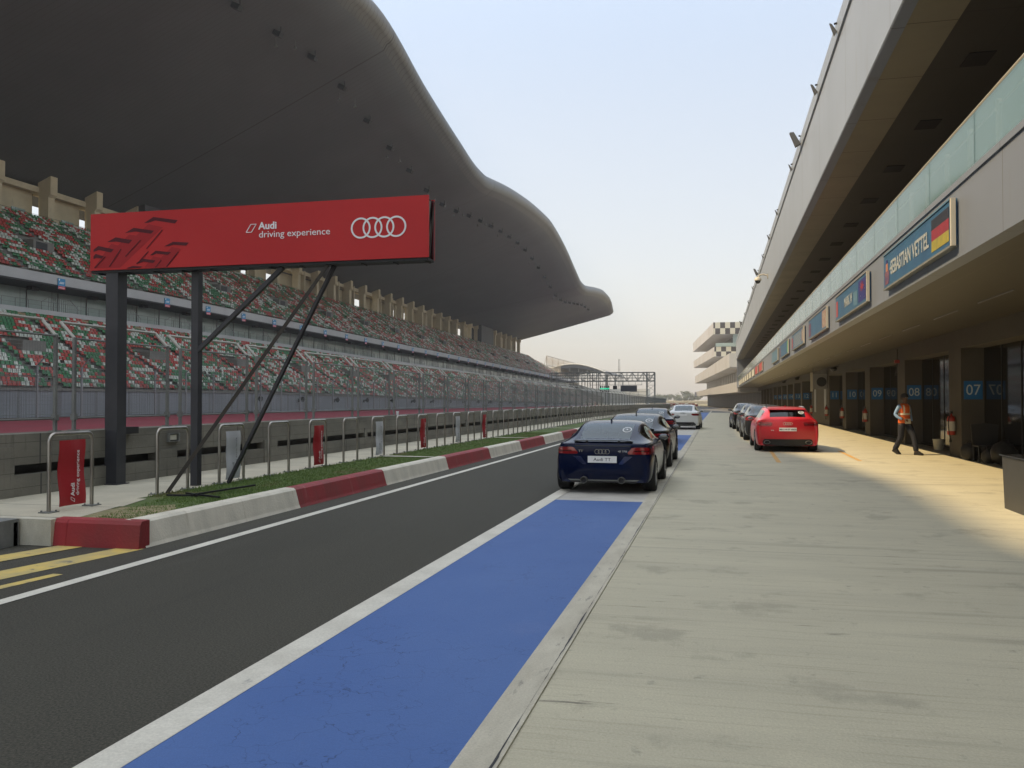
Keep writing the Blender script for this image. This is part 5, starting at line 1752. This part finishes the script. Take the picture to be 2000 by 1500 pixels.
def make_car(spec, pmat, kind):
    st = spec['st']; L = st[-1][0]
    root = empty(spec['name'])
    ev = car_shell(st, pmat, spec['rg'], spec['sg'], spec['ws'], [(y, spec.get('wr', .37)) for y in spec['wheels']], spec.get('rear_glass'))
    bvh_bm = bmesh.new(); bvh_bm.from_mesh(ev); bvh = BVHTree.FromBMesh(bvh_bm)
    body = split_mat(ev, (pmat, black_m), 'body', root, pmat)
    split_mat(ev, (spec.get('rear_glass') or car_glass,), 'rear_window', root, None)
    for sgn in (-1, 1):
        split_mat(ev, (side_glass,), 'side_window', root, sgn)
    split_mat(ev, (screen_glass,), 'windscreen', root, None)
    def hit(x, z, d=1):
        h = bvh.ray_cast(Vector((x, -1.5 if d > 0 else L + 1.5, z)), Vector((0, d, 0)))
        return h[0], h[1]
    def patch(name, rows, m, off=.006, nx=10, parent=root, dirn=1, thick=True):
        """rows: list of (z, xl, xr)"""
        mb = MB(); P = []
        for (z, a, b) in rows:
            line = []
            for k in range(nx + 1):
                x = a + (b - a) * k / nx
                p, nrm = hit(x, z, dirn)
                if p is None: p, nrm = Vector((x, .3, z)), Vector((0, -1, 0))
                line.append(p + nrm * off)
            P.append(line)
        for i in range(len(P) - 1):
            for k in range(nx):
                mb.quadpts([P[i][k], P[i][k + 1], P[i + 1][k + 1], P[i + 1][k]], m)
        # skirt
        outl = P[0] + [r_[-1] for r_ in P[1:-1]] + P[-1][::-1] + [r_[0] for r_ in P[1:-1]][::-1]
        for i in range(len(outl)):
            a, b = outl[i], outl[(i + 1) % len(outl)]
            mb.quadpts([a, b, b + Vector((0, .03 * dirn, 0)), a + Vector((0, .03 * dirn, 0))], m)
        return mb.build(name, parent, smooth=True)
    def refine(rows, k=3):
        out = []
        for a, b in zip(rows[:-1], rows[1:]):
            for i in range(k): out.append(tuple(a[j] + (b[j] - a[j]) * i / k for j in range(3)))
        out.append(rows[-1]); return out
    # wheels
    for wy in spec['wheels']:
        for s in (-1, 1):
            w = MB(); xw = s * spec['track']; R_ = .33; W_ = .125
            w.lathe([(.225, -W_ + .01), (.30, -W_), (.322, -W_ + .02), (.33, -.06), (.33, .06), (.322, W_ - .02), (.30, W_), (.225, W_ - .01)], (xw, wy, R_), 'x', rubber, 36)
            wo = w.build('wheel', root, smooth=True)
            r_ = MB(); xo = s * .05
            r_.lathe([(.228, s * .115), (.215, s * .10), (.205, s * .02), (.0, s * .01)], (xw, wy, R_), 'x', alloy, 36)
            for k in range(5):
                a = 2 * math.pi * k / 5 + .3
                for da in (-.16, .16):
                    r_.bar((xw + s * .095, wy + .04 * math.cos(a), R_ + .04 * math.sin(a)), (xw + s * .105, wy + .215 * math.cos(a + da), R_ + .215 * math.sin(a + da)), .022, alloy, 4)
            r_.lathe([(0, s * .11), (.05, s * .105), (.055, s * .08)], (xw, wy, R_), 'x', alloy, 14)
            r_.build('rim', wo, smooth=False)
            b_ = MB(); b_.lathe([(.0, s * .03), (.17, s * .03), (.17, s * .06), (0, s * .06)], (xw, wy, R_), 'x', trim_grey, 20); b_.build('brake_disc', wo)
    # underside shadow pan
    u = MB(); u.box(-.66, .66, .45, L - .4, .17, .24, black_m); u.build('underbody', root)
    # cabin interior seen through the glass
    it = MB(); it.box(-.72, .72, spec['rg'][0] + .25, spec['ws'][1] + .15, .24, .62, black_m)
    it.box(-.60, .60, spec['ws'][1] - .45, spec['ws'][1] + .2, .62, .86, black_m)
    it.box(-.60, .60, spec['rg'][0] + .05, spec['rg'][0] + .55, .62, .86, black_m)
    it.build('cabin_floor', root)
    ys_ = spec['ws'][0] - .75
    for x in (-.36, .36):
        q = MB(); q.prism([(ys_ + .5, .6), (ys_, .6), (ys_ - .18, 1.08), (ys_ - .06, 1.1)], 'x', x - .23, x + .23, trim_grey)
        q.prism([(ys_ - .08, 1.09), (ys_ - .22, 1.10), (ys_ - .24, 1.24), (ys_ - .12, 1.25)], 'x', x - .12, x + .12, trim_grey); q.build('seat', root)
    q = MB(); q.lathe([(.165, -.015), (.18, 0), (.165, .015), (.15, 0), (.165, -.015)], (.36, spec['ws'][1] - .55, .92), 'y', black_m, 24); q.box(.2, .52, spec['ws'][1] - .56, spec['ws'][1] - .54, .9, .94, black_m); q.build('steering_wheel', root)
    # mirrors
    my = spec['mirror'][0]; mz = spec['mirror'][1]
    for s in (-1, 1):
        bm = bmesh.new(); bmesh.ops.create_uvsphere(bm, u_segments=16, v_segments=10, radius=1.0)
        for v in bm.verts:
            x, y, z = v.co
            v.co = Vector((s * (st[5][3] + .085) + x * .115, my + y * .075 + (.03 if y > 0 else 0), mz + z * .065))
        me = bpy.data.meshes.new('mirror'); bm.to_mesh(me); bm.free(); me.materials.append(pmat)
        me.polygons.foreach_set('use_smooth', [True] * len(me.polygons))
        mo = bpy.data.objects.new('mirror', me); COL.objects.link(mo); mo.parent = root
        f_ = MB(); f_.lathe([(0, -.078), (.045, -.074), (.05, -.05)], (0, 0, 0), 'y', mirror_m, 16)
        f_.v = [(s * (st[5][3] + .085) + v[0] * 1.9, my + v[1], mz + v[2] * 1.05) for v in f_.v]; f_.build('mirror_glass', mo)
        a_ = MB(); a_.bar((s * (st[5][3] - .03), my + .01, mz - .05), (s * (st[5][3] + .06), my + .01, mz - .02), .025, black_m, 6); a_.build('mirror_arm', mo)
    # tail lights
    tl = spec['tail']
    for s in (-1, 1):
        rows = refine([(z, s * a, s * b) for (z, a, b) in tl['rows']])
        t = patch('tail_light', rows, lens_red, .008)
        zc = [r_[0] for r_ in tl['rows']]
        z0_, z1_ = min(zc), max(zc)
        inner = [(z0_ + (z1_ - z0_) * q, s * (tl['rows'][1][1] + .05), s * (tl['rows'][1][2] - .02)) for q in (.40, .52)]
        patch('light_bar', inner, lens_dark, .013, parent=t)
    # plate
    z, hw, hh = spec['plate'][:3]
    p, nrm = hit(0, z)
    y0 = p.y - .014
    m = MB(); m.box(-hw, hw, y0, y0 + .012, z - hh, z + hh, plate_m); po = m.build('number_plate', root)
    if spec.get('plate_text'):
        t = MB(); add_text(t, spec['plate_text'], spec.get('plate_size', .085), frameM((0, y0 - .002, z - .003), (1, 0, 0), (0, 0, 1)), spec.get('plate_ink', ink), ext=.001, sx=spec.get('psx', 1.15), bold=spec.get('pb', 0))
        t.build('plate_text', po, fix=False)
    # emblem
    t = MB(); ez = spec['emblem']
    p, nrm = hit(0, ez)
    for i in range(4): ring(t, frameM((0, p.y - .012 - i * .0006, 0), (1, 0, 0), (0, 0, 1)), -.093 + i * .062, ez, .042, .009, .005, chrome, 24)
    t.build('ring_emblem', root, fix=False)
    for (s, x, z, size) in spec.get('badges', []):
        p, nrm = hit(x, z)
        t = MB(); add_text(t, s, size, frameM((x, p.y - .008, z), (1, 0, 0), (0, 0, 1)), chrome, ext=.003, bold=.002, sx=1.2); t.build('badge', root, fix=False)
    # exhausts and lower bumper trim
    for (x, z, rx, rz) in spec['exhaust']:
        p, nrm = hit(x, z + .12)
        yy = (p.y if p else .1) - .03
        m = MB(); m.lathe([(.74, .05), (.74, -.015), (.88, -.035), (1.0, -.02), (1.0, .08)], (0, 0, 0), 'y', mat('exhaust_steel', (.22, .22, .21), .4, .5), 24)
        m.v = [(x + v[0] * rx, yy + v[1], z + v[2] * rz) for v in m.v]; eo = m.build('exhaust_pipe', root, smooth=True)
        m = MB(); m.lathe([(.0, .02), (.76, .02)], (0, 0, 0), 'y', black_m, 24)
        m.v = [(x + v[0] * rx, yy + v[1], z + v[2] * rz) for v in m.v]; m.build('pipe_inside', eo)
    for (nm, rows, m_, off) in spec['trim']:
        patch(nm, refine(rows, 2), MATS[m_], off, nx=18)
    if spec.get('spoiler'):
        yS, zS, wS = spec['spoiler']
        m = MB()
        pts = []
        nS = 16
        for i in range(nS + 1):
            x = -wS + 2 * wS * i / nS
            c = (x / wS) ** 2
            pts.append((x, yS + .06 * c, zS - .022 * c * c - .004))
        for i in range(nS):
            a, b = pts[i], pts[i + 1]
            m.quadpts([(a[0], a[1], a[2]), (b[0], b[1], b[2]), (b[0], b[1] + .14, b[2] + .012), (a[0], a[1] + .14, a[2] + .012)], black_gloss)
            m.quadpts([(a[0], a[1], a[2]), (a[0], a[1] + .14, a[2] - .012), (b[0], b[1] + .14, b[2] - .012), (b[0], b[1], b[2])], black_gloss)
            m.quadpts([(a[0], a[1] - .004, a[2] - .012), (b[0], b[1] - .004, b[2] - .012), (b[0], b[1] - .002, b[2] + .004), (a[0], a[1] - .002, a[2] + .004)], black_gloss)
        sp = m.build('spoiler', root)
        m = MB()
        for x in (-wS * .55, wS * .55): m.box(x - .02, x + .02, yS + .03, yS + .11, zS - .055, zS - .005, black_gloss)
        m.build('spoiler_leg', sp)
    if spec.get('roof_spoiler'):
        y_, z_, w_ = spec['roof_spoiler']
        m = MB(); m.prism([(y_ - .16, z_ - .035), (y_ + .05, z_ - .03), (y_ + .08, z_ + .012), (y_ - .15, z_ - .012)], 'x', -w_, w_, pmat); m.build('roof_spoiler', root)
        for s in (-1, 1):
            m = MB(); m.path([(s * .57, .75, 1.40), (s * .575, .95, 1.445), (s * .585, 2.4, 1.46), (s * .58, 2.8, 1.41)], .016, chrome, 6); m.build('roof_rail', root, smooth=True)
    # antenna fin
    ay, az = spec['antenna']
    m = MB(); m.prism([(ay - .07, az), (ay + .07, az), (ay - .03, az + .062), (ay - .055, az + .06)], 'x', -.012, .012, pmat); m.build('antenna', root)
    # round window sticker
    if spec.get('sticker'):
        x, z, r1, r2 = spec['sticker']
        def disc(nm, k, m_, off, par):
            mb = MB(); ctr, n0 = hit(x, z); pts = []
            for i in range(28):
                a = 2 * math.pi * i / 28
                p, nn = hit(x + r1 * k * math.cos(a), z + r2 * k * math.sin(a))
                if p is None: p, nn = ctr, n0
                pts.append(p + nn * off)
            c_ = ctr + n0 * off
            for i in range(28): mb.quadpts([c_, pts[i], pts[(i + 1) % 28]], m_)
            return mb.build(nm, par, fix=False)
        d = disc('window_sticker', 1.0, sticker_m, .004, root)
        disc('sticker_print', .80, mat('sticker_grey', (.10, .12, .13), .4), .007, d)
        ctr, n0 = hit(x, z)
        t = MB(); yv = Vector((0, 0, 1)); yv = (yv - n0 * yv.dot(n0)).normalized(); xv = yv.cross(n0).normalized()
        add_text(t, spec.get('sticker_text', '3'), r2 * 1.7, frameM(ctr + n0 * .009, xv, yv), sticker_m, ext=.001, bold=.002, sx=1.3); t.build('sticker_number', d, fix=False)
    bvh_bm.free()
    return root

trimline = lambda z0, z1, w: [(z1, -w, w), (z0, -w, w)]
TTS = dict(st=TT, name='sports_coupe', rg=(.4, 1.25), sg=(.9, 2.95), ws=(2.4, 3.05), wheels=(.80, 3.305), track=.80, mirror=(2.72, .96),
           tail=dict(rows=[(.868, .56, .78), (.852, .525, .85), (.77, .455, .868), (.742, .47, .86)]),
           plate=(.645, .265, .062), plate_text='Audi TT', plate_size=.082, emblem=.79, badges=[('TT', -.40, .795, .06), ('45 TFSI', .37, .795, .045)],
           exhaust=[(-.345, .255, .066, .066), (.345, .255, .066, .066)],
           trim=[('bumper_trim', [(.262, -.66, .66), (.235, -.62, .62)], 'galvanised_steel', .006), ('diffuser', [(.232, -.62, .62), (.19, -.58, .58)], 'black_matte', .010),
                 ('lid_shadow_line', [(.905, -.50, .50), (.885, -.52, .52)], 'black_gloss_trim', .006)],
           spoiler=(.07, 1.005, .54), antenna=(1.42, 1.315), sticker=(.37, 1.17, .085, .045), sticker_text='3')
plate_sheen_mat = mat('plate_recess_facet', (.02, .03, .10), .2, .45, coat=1.0)  # brighter blue facets beside the plate, painted to stand for reflections
TTS['trim'] += [('plate_recess_edge', [(.70, -.545, -.40), (.58, -.40, -.31), (.555, -.37, -.30)], 'plate_recess_facet', .004), ('plate_recess_edge', [(.70, .40, .545), (.58, .31, .40), (.555, .30, .37)], 'plate_recess_facet', .004)]
A5S = dict(st=A5, name='white_coupe', rg=(.6, 1.45), sg=(1.1, 3.3), ws=(2.7, 3.45), wheels=(.95, 3.70), track=.80, mirror=(3.05, .98),
           tail=dict(rows=[(.87, .52, .80), (.845, .46, .87), (.79, .50, .87), (.765, .57, .85)]),
           plate=(.80, .235, .05), plate_text=None, emblem=.90, badges=[],
           exhaust=[(-.52, .27, .055, .04), (.52, .27, .055, .04)],
           trim=[('diffuser', [(.40, -.60, .60), (.30, -.72, .72), (.25, -.70, .70)], 'black_matte', .008), ('diffuser_edge', [(.415, -.60, .60), (.40, -.62, .62)], 'galvanised_steel', .010)],
           antenna=(1.6, 1.33))
AVS = dict(st=AV, name='red_estate', rg=(.15, .55), sg=(.5, 3.6), ws=(2.8, 3.75), wheels=(1.02, 3.93), wr=.38, track=.835, mirror=(3.2, 1.02),
           tail=dict(rows=[(.965, .50, .84), (.94, .46, .92), (.86, .48, .92), (.84, .50, .90)]),
           plate=(.735, .26, .055), plate_text='MH 14 EY 6858', plate_size=.068, pb=.001, emblem=.92, badges=[('RS 6', -.46, .70, .04)],
           exhaust=[(-.62, .315, .10, .062), (.62, .315, .10, .062)],
           trim=[('diffuser', [(.42, -.70, .70), (.35, -.75, .75), (.24, -.74, .74), (.21, -.66, .66)], 'black_matte', .008)],
           rear_glass=privacy_glass, roof_spoiler=(.52, 1.40, .56), antenna=(1.1, 1.435), sticker=(.42, 1.28, .085, .055), sticker_text='10')
SDS = dict(st=SD, name='dark_saloon', rg=(.6, 1.4), sg=(1.0, 3.5), ws=(2.85, 3.65), wheels=(1.0, 3.80), track=.80, mirror=(3.15, 1.02),
           tail=dict(rows=[(.94, .52, .78), (.92, .46, .88), (.84, .50, .88), (.82, .55, .86)]),
           plate=(.80, .25, .055), plate_text=None, emblem=.95, badges=[],
           exhaust=[(-.55, .27, .06, .04), (.55, .27, .06, .04)],
           trim=[('diffuser', [(.36, -.66, .66), (.25, -.70, .70)], 'black_matte', .008)], antenna=(1.5, 1.40))
def place(root, x, y, rz, s, label, cat='car', group=None):
    root.location = (x, y, 0); root.rotation_euler = (0, 0, rz); root.scale = s
    tag(root, label, cat, group)
def gx(px, py): return gpt(px, py)
c1 = make_car(TTS, P_BLUE, 'tt'); place(c1, -1.965, 14.9, R(-.4), (.955, .955, .935), 'shiny dark blue sports coupe with white rear plate, parked nearest in the lane')
c2 = make_car(dict(TTS, name='sports_coupe', plate_text=None), P_BLACK, 'tt'); place(c2, -2.03, 20.6, R(-.4), (1.0, 1.0, .96), 'black coupe parked directly ahead of the nearest dark blue coupe')
c3 = make_car(dict(TTS, name='sports_coupe', plate_text=None), P_NAVY, 'tt'); place(c3, -2.45, 32.4, R(1.5), (1, 1, .98), 'navy coupe farthest ahead on the left, beside the white coupe')
c4 = make_car(A5S, P_WHITE, 'a5'); place(c4, -1.86, 47.6, R(-1.0), (.97, .97, 1.0), 'white coupe with red tail lights parked in the lane')
c5 = make_car(AVS, P_RED, 'av'); place(c5, 2.12, 28.0, R(.6), (1.0, 1.0, .97), 'bright red estate car with round 10 sticker on its rear window')
c6 = make_car(SDS, P_GREY, 'sd'); place(c6, 1.95, 35.2, R(1.2), (1, 1, 1), 'dark grey saloon parked directly ahead of the red estate car')
c7 = make_car(dict(SDS), P_GREY, 'sd'); place(c7, 1.95, 41.8, R(1.5), (1, 1, 1), 'dark grey saloon in the middle of the row ahead of the red estate')
c8 = make_car(dict(SDS), P_BLACK, 'sd'); place(c8, 1.75, 48.5, R(2.5), (1, 1, 1.02), 'black saloon farthest ahead in the row beyond the red estate car')

# ------------------------------------------------------------------ person
def build_person():
    t = empty('person', (5.42, 27.75, 0), rz=R(34), label='person walking in orange reflective vest, blue shirt, dark trousers and cap, holding a paper', cat='person')
    # local frame: facing +Y local is 'forward'; we build facing -Y then rotate. forward = -Y, right hand = -X
    cloth_t = mat('trousers_navy', (.012, .014, .024), .9)
    vest = mat('vest_orange', (.72, .13, .02), .7, bump=.3, bscale=20)
    vest_band = mat('vest_reflective', (.75, .68, .55), .35)
    shirt = mat('shirt_light_blue', (.22, .36, .60), .8, bump=.2, bscale=25)
    skin = mat('skin_brown', (.12, .06, .035), .55)
    shoe = mat('shoe_black', (.012, .012, .012), .4)
    capm = mat('cap_black', (.015, .015, .018), .8)
    def skinned(name, verts, edges, radii, m, root_i=0, parent=None, sub=2, flat=None):
        me = bpy.data.meshes.new(name); me.from_pydata(verts, edges, [])
        o = bpy.data.objects.new(name, me); COL.objects.link(o)
        sk = o.modifiers.new('skin', 'SKIN'); sk.use_smooth_shade = True
        if not me.skin_vertices: 
            bpy.context.view_layer.update()
        lay = me.skin_vertices[0] if me.skin_vertices else None
        for i, r in enumerate(radii):
            rr = r if isinstance(r, tuple) else (r, r)
            lay.data[i].radius = rr
            lay.data[i].use_root = (i == root_i)
        sb = o.modifiers.new('sub', 'SUBSURF'); sb.levels = sub; sb.render_levels = sub
        dg = bpy.context.evaluated_depsgraph_get()
        ev = bpy.data.meshes.new_from_object(o.evaluated_get(dg))
        bpy.data.objects.remove(o)
        ev.name = name; ev.materials.clear(); ev.materials.append(m)
        ev.polygons.foreach_set('use_smooth', [True] * len(ev.polygons))
        ob = bpy.data.objects.new(name, ev); COL.objects.link(ob); ob.parent = parent or t
        return ob
    def ensure(me): pass
    # joints (x: + = person's left, y: - = forward)
    hip = (0, 0, .96)
    lh, rh_ = (.10, 0, .92), (-.10, 0, .92)
    lk, la = (.11, -.26, .52), (.11, -.32, .10)          # left leg forward
    rk, ra = (-.10, .02, .50), (-.10, .26, .13)          # right leg trailing
    # body: one continuous skinned figure in skin tone (head, neck, torso, arms, legs)
    Vb = [hip, (0, 0, 1.10), (0, -.01, 1.28), (0, 0, 1.42), (0, -.015, 1.50), (0, -.03, 1.57), (0, -.035, 1.66), (0, -.03, 1.73),
          lh, lk, la, (.12, -.46, .045), rh_, rk, ra, (-.11, .12, .04),
          (.175, 0, 1.42), (.25, .03, 1.17), (.23, -.05, .92), (-.175, 0, 1.42), (-.27, .06, 1.17), (-.17, -.15, 1.03)]
    Eb = [(0, 1), (1, 2), (2, 3), (3, 4), (4, 5), (5, 6), (6, 7), (0, 8), (8, 9), (9, 10), (10, 11), (0, 12), (12, 13), (13, 14), (14, 15), (3, 16), (16, 17), (17, 18), (3, 19), (19, 20), (20, 21)]
    Rb = [(.13, .10), (.13, .10), (.14, .105), (.12, .09), (.055, .055), (.065, .075), (.082, .095), (.06, .075), .09, .062, .045, .035, .09, .062, .045, .035, .06, .045, .032, .06, .045, .032]
    body = skinned('body', Vb, Eb, Rb, skin)
    tr = skinned('trousers', [(0, 0, 1.03), hip, lh, (.11, -.14, .72), lk, (.11, -.30, .28), (.11, -.33, .09), rh_, (-.10, .0, .72), rk, (-.10, .15, .3), (-.10, .27, .11)],
                 [(0, 1), (1, 2), (2, 3), (3, 4), (4, 5), (5, 6), (1, 7), (7, 8), (8, 9), (9, 10), (10, 11)],
                 [(.165, .125), (.165, .13), .115, .10, .085, .078, .078, .115, .10, .085, .078, .078], cloth_t, 1)
    skinned('shirt', [(0, 0, 1.22), (0, 0, 1.40), (.175, 0, 1.42), (.255, .03, 1.19), (.25, .0, 1.08), (.235, -.045, .955), (-.175, 0, 1.42), (-.275, .06, 1.18), (-.25, -.02, 1.10), (-.185, -.13, 1.035), (0, -.01, 1.485)],
            [(0, 1), (1, 2), (2, 3), (3, 4), (4, 5), (1, 6), (6, 7), (7, 8), (8, 9), (1, 10)], [(.15, .11), (.14, .11), .062, .050, .045, .038, .062, .050, .045, .038, .066], shirt, 0)
    m = MB(); NV = 32
    prof_v = [(.925, .178, .132), (.94, .184, .137), (1.02, .176, .131), (1.12, .171, .127), (1.20, .173, .127), (1.30, .186, .130), (1.38, .196, .124), (1.43, .190, .108), (1.465, .155, .088), (1.49, .105, .075), (1.50, .085, .070)]
    for zi, (z, rx, ry) in enumerate(prof_v):
        for k in range(NV):
            a = 2 * math.pi * k / NV
            fold = 1 + .018 * math.sin(5 * a + z * 9) * (1 if z < 1.35 else 0)
            m.v.append((rx * fold * math.cos(a), ry * fold * math.sin(a) - .005, z))
    for zi in range(len(prof_v) - 1):
        for k in range(NV):
            kk = (k + 1) % NV
            m.f.append((zi * NV + k, zi * NV + kk, (zi + 1) * NV + kk, (zi + 1) * NV + k)); m.m.append(m.mi(vest))
    vs = m.build('safety_vest', t, smooth=True)
    # reflective bands hug the vest: project a ring onto it
    bmv = bmesh.new(); bmv.from_mesh(vs.data); bv = BVHTree.FromBMesh(bmv)
    m = MB(); N = 28
    for (z0, z1) in ((1.16, 1.215),):
        prevs = None; first = None
        for i in range(N + 1):
            a = 2 * math.pi * i / N; d = Vector((math.cos(a), math.sin(a), 0)); cur = []
            for z in (z0, z1):
                p = bv.find_nearest(Vector((d.x * .20, d.y * .155, z)))[0]
                cur.append(Vector((p.x, p.y, z)) + d * .006)
            if prevs: m.quadpts([prevs[0], cur[0], cur[1], prevs[1]], vest_band)
            prevs = cur
    for s in (-1, 1):
        for sy in (-1, 1):
            prevs = None
            for i in range(9):
                z = 1.20 + .25 * i / 8; cur = []
                for x in (s * .085, s * .125):
                    h = bv.ray_cast(Vector((x, sy * .6, z)), Vector((0, -sy, 0)))
                    p = h[0] if h[0] else None
                    if p is None: cur = None; break
                    cur.append(p + Vector((0, sy * .006, 0)))
                if prevs and cur: m.quadpts([prevs[0], cur[0], cur[1], prevs[1]], vest_band)
                prevs = cur
    m.build('reflective_band', vs, fix=False); bmv.free()
    # face
    m = MB()
    m.prism([(-.115, 1.665), (-.148, 1.625), (-.112, 1.615)], 'x', -.014, .014, skin); m.build('nose', body)
    for s in (-1, 1):
        m = MB(); m.lathe([(0, -.012), (.010, -.006), (.012, 0), (0, .008)], (s * .032, -.112, 1.668), 'y', sign_white, 10); e = m.build('eye', body, smooth=True)
        m = MB(); m.lathe([(0, -.0145), (.0055, -.012), (.0055, -.008)], (s * .032, -.112, 1.668), 'y', black_m, 8); m.build('pupil', e)
        m = MB(); m.lathe([(0, -.006), (.016, -.004), (.026, .0), (.018, .008), (0, .008)], (s * .088, -.02, 1.655), 'x', skin, 12); m.build('ear', body, smooth=True)
    m = MB(); m.path([(-.024, -.112, 1.590), (0, -.122, 1.588), (.024, -.112, 1.590)], .006, mat('lips', (.10, .035, .03), .5), 6); m.build('mouth', body)
    # beard and hair under the cap
    # cap
    m = MB(); m.lathe([(.105, -.03), (.108, 0), (.10, .05), (.07, .085), (0, .10)], (0, 0, 0), 'z', capm, 24)
    m.v = [(v[0] * .95, v[1] * 1.08 - .025, v[2] + 1.70) for v in m.v]
    m.prism([(-.075, -.12), (-.06, -.19), (0, -.21), (.06, -.19), (.075, -.12)], 'z', 1.685, 1.697, capm); m.build('cap', t, smooth=True)
    m = MB(); m.lathe([(.0, .0), (.088, -.03), (.095, .0), (.093, .04)], (0, 0, 0), 'z', black_m, 20)
    m.v = [(v[0] * .97, max(v[1], -.04) * 1.0 - .0, v[2] + 1.645) for v in m.v]; m.build('hair', t, smooth=True)
    # hands: palm + five fingers each
    def hand(wr, fd, up, side, curl):
        """wr: wrist, fd: finger direction, up: back-of-hand normal, side: thumb side"""
        wr = Vector(wr); fd = Vector(fd).normalized(); up = Vector(up).normalized(); sd = fd.cross(up).normalized() * side
        up = sd.cross(fd).normalized() * side if False else (up - fd * up.dot(fd)).normalized()
        v = [wr, wr + fd * .05, wr + fd * .085]; e = [(0, 1), (1, 2)]; r = [(.026, .020), (.036, .016), (.034, .013)]
        hb = skinned('hand', [tuple(p) for p in v], e, r, skin, 0, parent=body, sub=1)
        for k, (off, ln) in enumerate(((.027, .068), (.009, .076), (-.009, .072), (-.027, .056))):
            b = wr + fd * .080 + sd * off
            p1 = b + fd * ln * .42
            d2 = (fd * math.cos(curl) - up * math.sin(curl)); p2 = p1 + d2 * ln * .33
            d3 = (fd * math.cos(curl * 1.9) - up * math.sin(curl * 1.9)); p3 = p2 + d3 * ln * .27
            skinned('finger', [tuple(p) for p in (b - fd * .02, p1, p2, p3)], [(0, 1), (1, 2), (2, 3)], [.0095, .009, .0082, .007], skin, 0, parent=hb, sub=1)
        b = wr + fd * .03 + sd * .026
        d = (fd * .6 + sd * .75 - up * .25).normalized()
        skinned('thumb', [tuple(p) for p in (b, b + d * .035, b + d * .035 + (d + fd * .5 - up * .4).normalized() * .03)], [(0, 1), (1, 2)], [.012, .0105, .0085], skin, 0, parent=hb, sub=1)
    hand((.23, -.055, .92), (0, -.15, -1), (1, 0, 0), -1, .5)
    hand((-.165, -.155, 1.03), (.8, -.5, -.25), (-.3, -.9, .3), 1, .9)
    # shoes
    for (x, y, z, pit) in ((.115, -.40, .0, R(0)), (-.105, .20, .035, R(24))):
        m = MB()
        prof = [(-.14, 0), (-.15, .03), (-.13, .06), (-.06, .085), (.0, .12), (.09, .125), (.12, .08), (.13, .0)]
        m.prism(prof, 'x', -.045, .045, shoe)
        M = Matrix.Translation((x, y, z)) @ Matrix.Rotation(pit, 4, 'X')
        m.v = [tuple(M @ Vector((v[0] * (1.0 if v[2] < .06 else .85), v[1], v[2]))) for v in m.v]
        m.build('shoe', t, smooth=True)
    return t
pers = build_person()
pers.scale = (1.04, 1.04, 1.02)
m = MB()
MP = Matrix.Translation(pers.location) @ Matrix.Rotation(pers.rotation_euler.z, 4, 'Z')
m.box(-.12, .10, -.262, -.256, .90, 1.05, mat('paper_white', (.72, .70, .62), .7), M=MP @ Matrix.Translation((0, 0, 0)) @ Matrix.Rotation(R(-6), 4, 'X'))
tag(m.build('paper_sheets'), 'small white folded papers held in the hand of the walking person', 'paper')

# ------------------------------------------------------------------ dusty air
hz = MB(); hz.box(-700, 700, -250, 1150, -8.0, 75.0, black_m)
hzo = hz.build('haze'); hzo.data.materials.clear()
hm = bpy.data.materials.new('dusty_air'); hm.use_nodes = True
hn = hm.node_tree; hn.nodes.clear()
ho = hn.nodes.new('ShaderNodeOutputMaterial'); hv = hn.nodes.new('ShaderNodeVolumePrincipled')
hv.inputs['Color'].default_value = (.98, .95, .90, 1); hv.inputs['Density'].default_value = .0005; hv.inputs['Anisotropy'].default_value = .3
hn.links.new(hv.outputs[0], ho.inputs['Volume'])
hzo.data.materials.append(hm); hzo['kind'] = 'stuff'
tag(hzo, 'pale dusty haze in the air over the whole circuit')
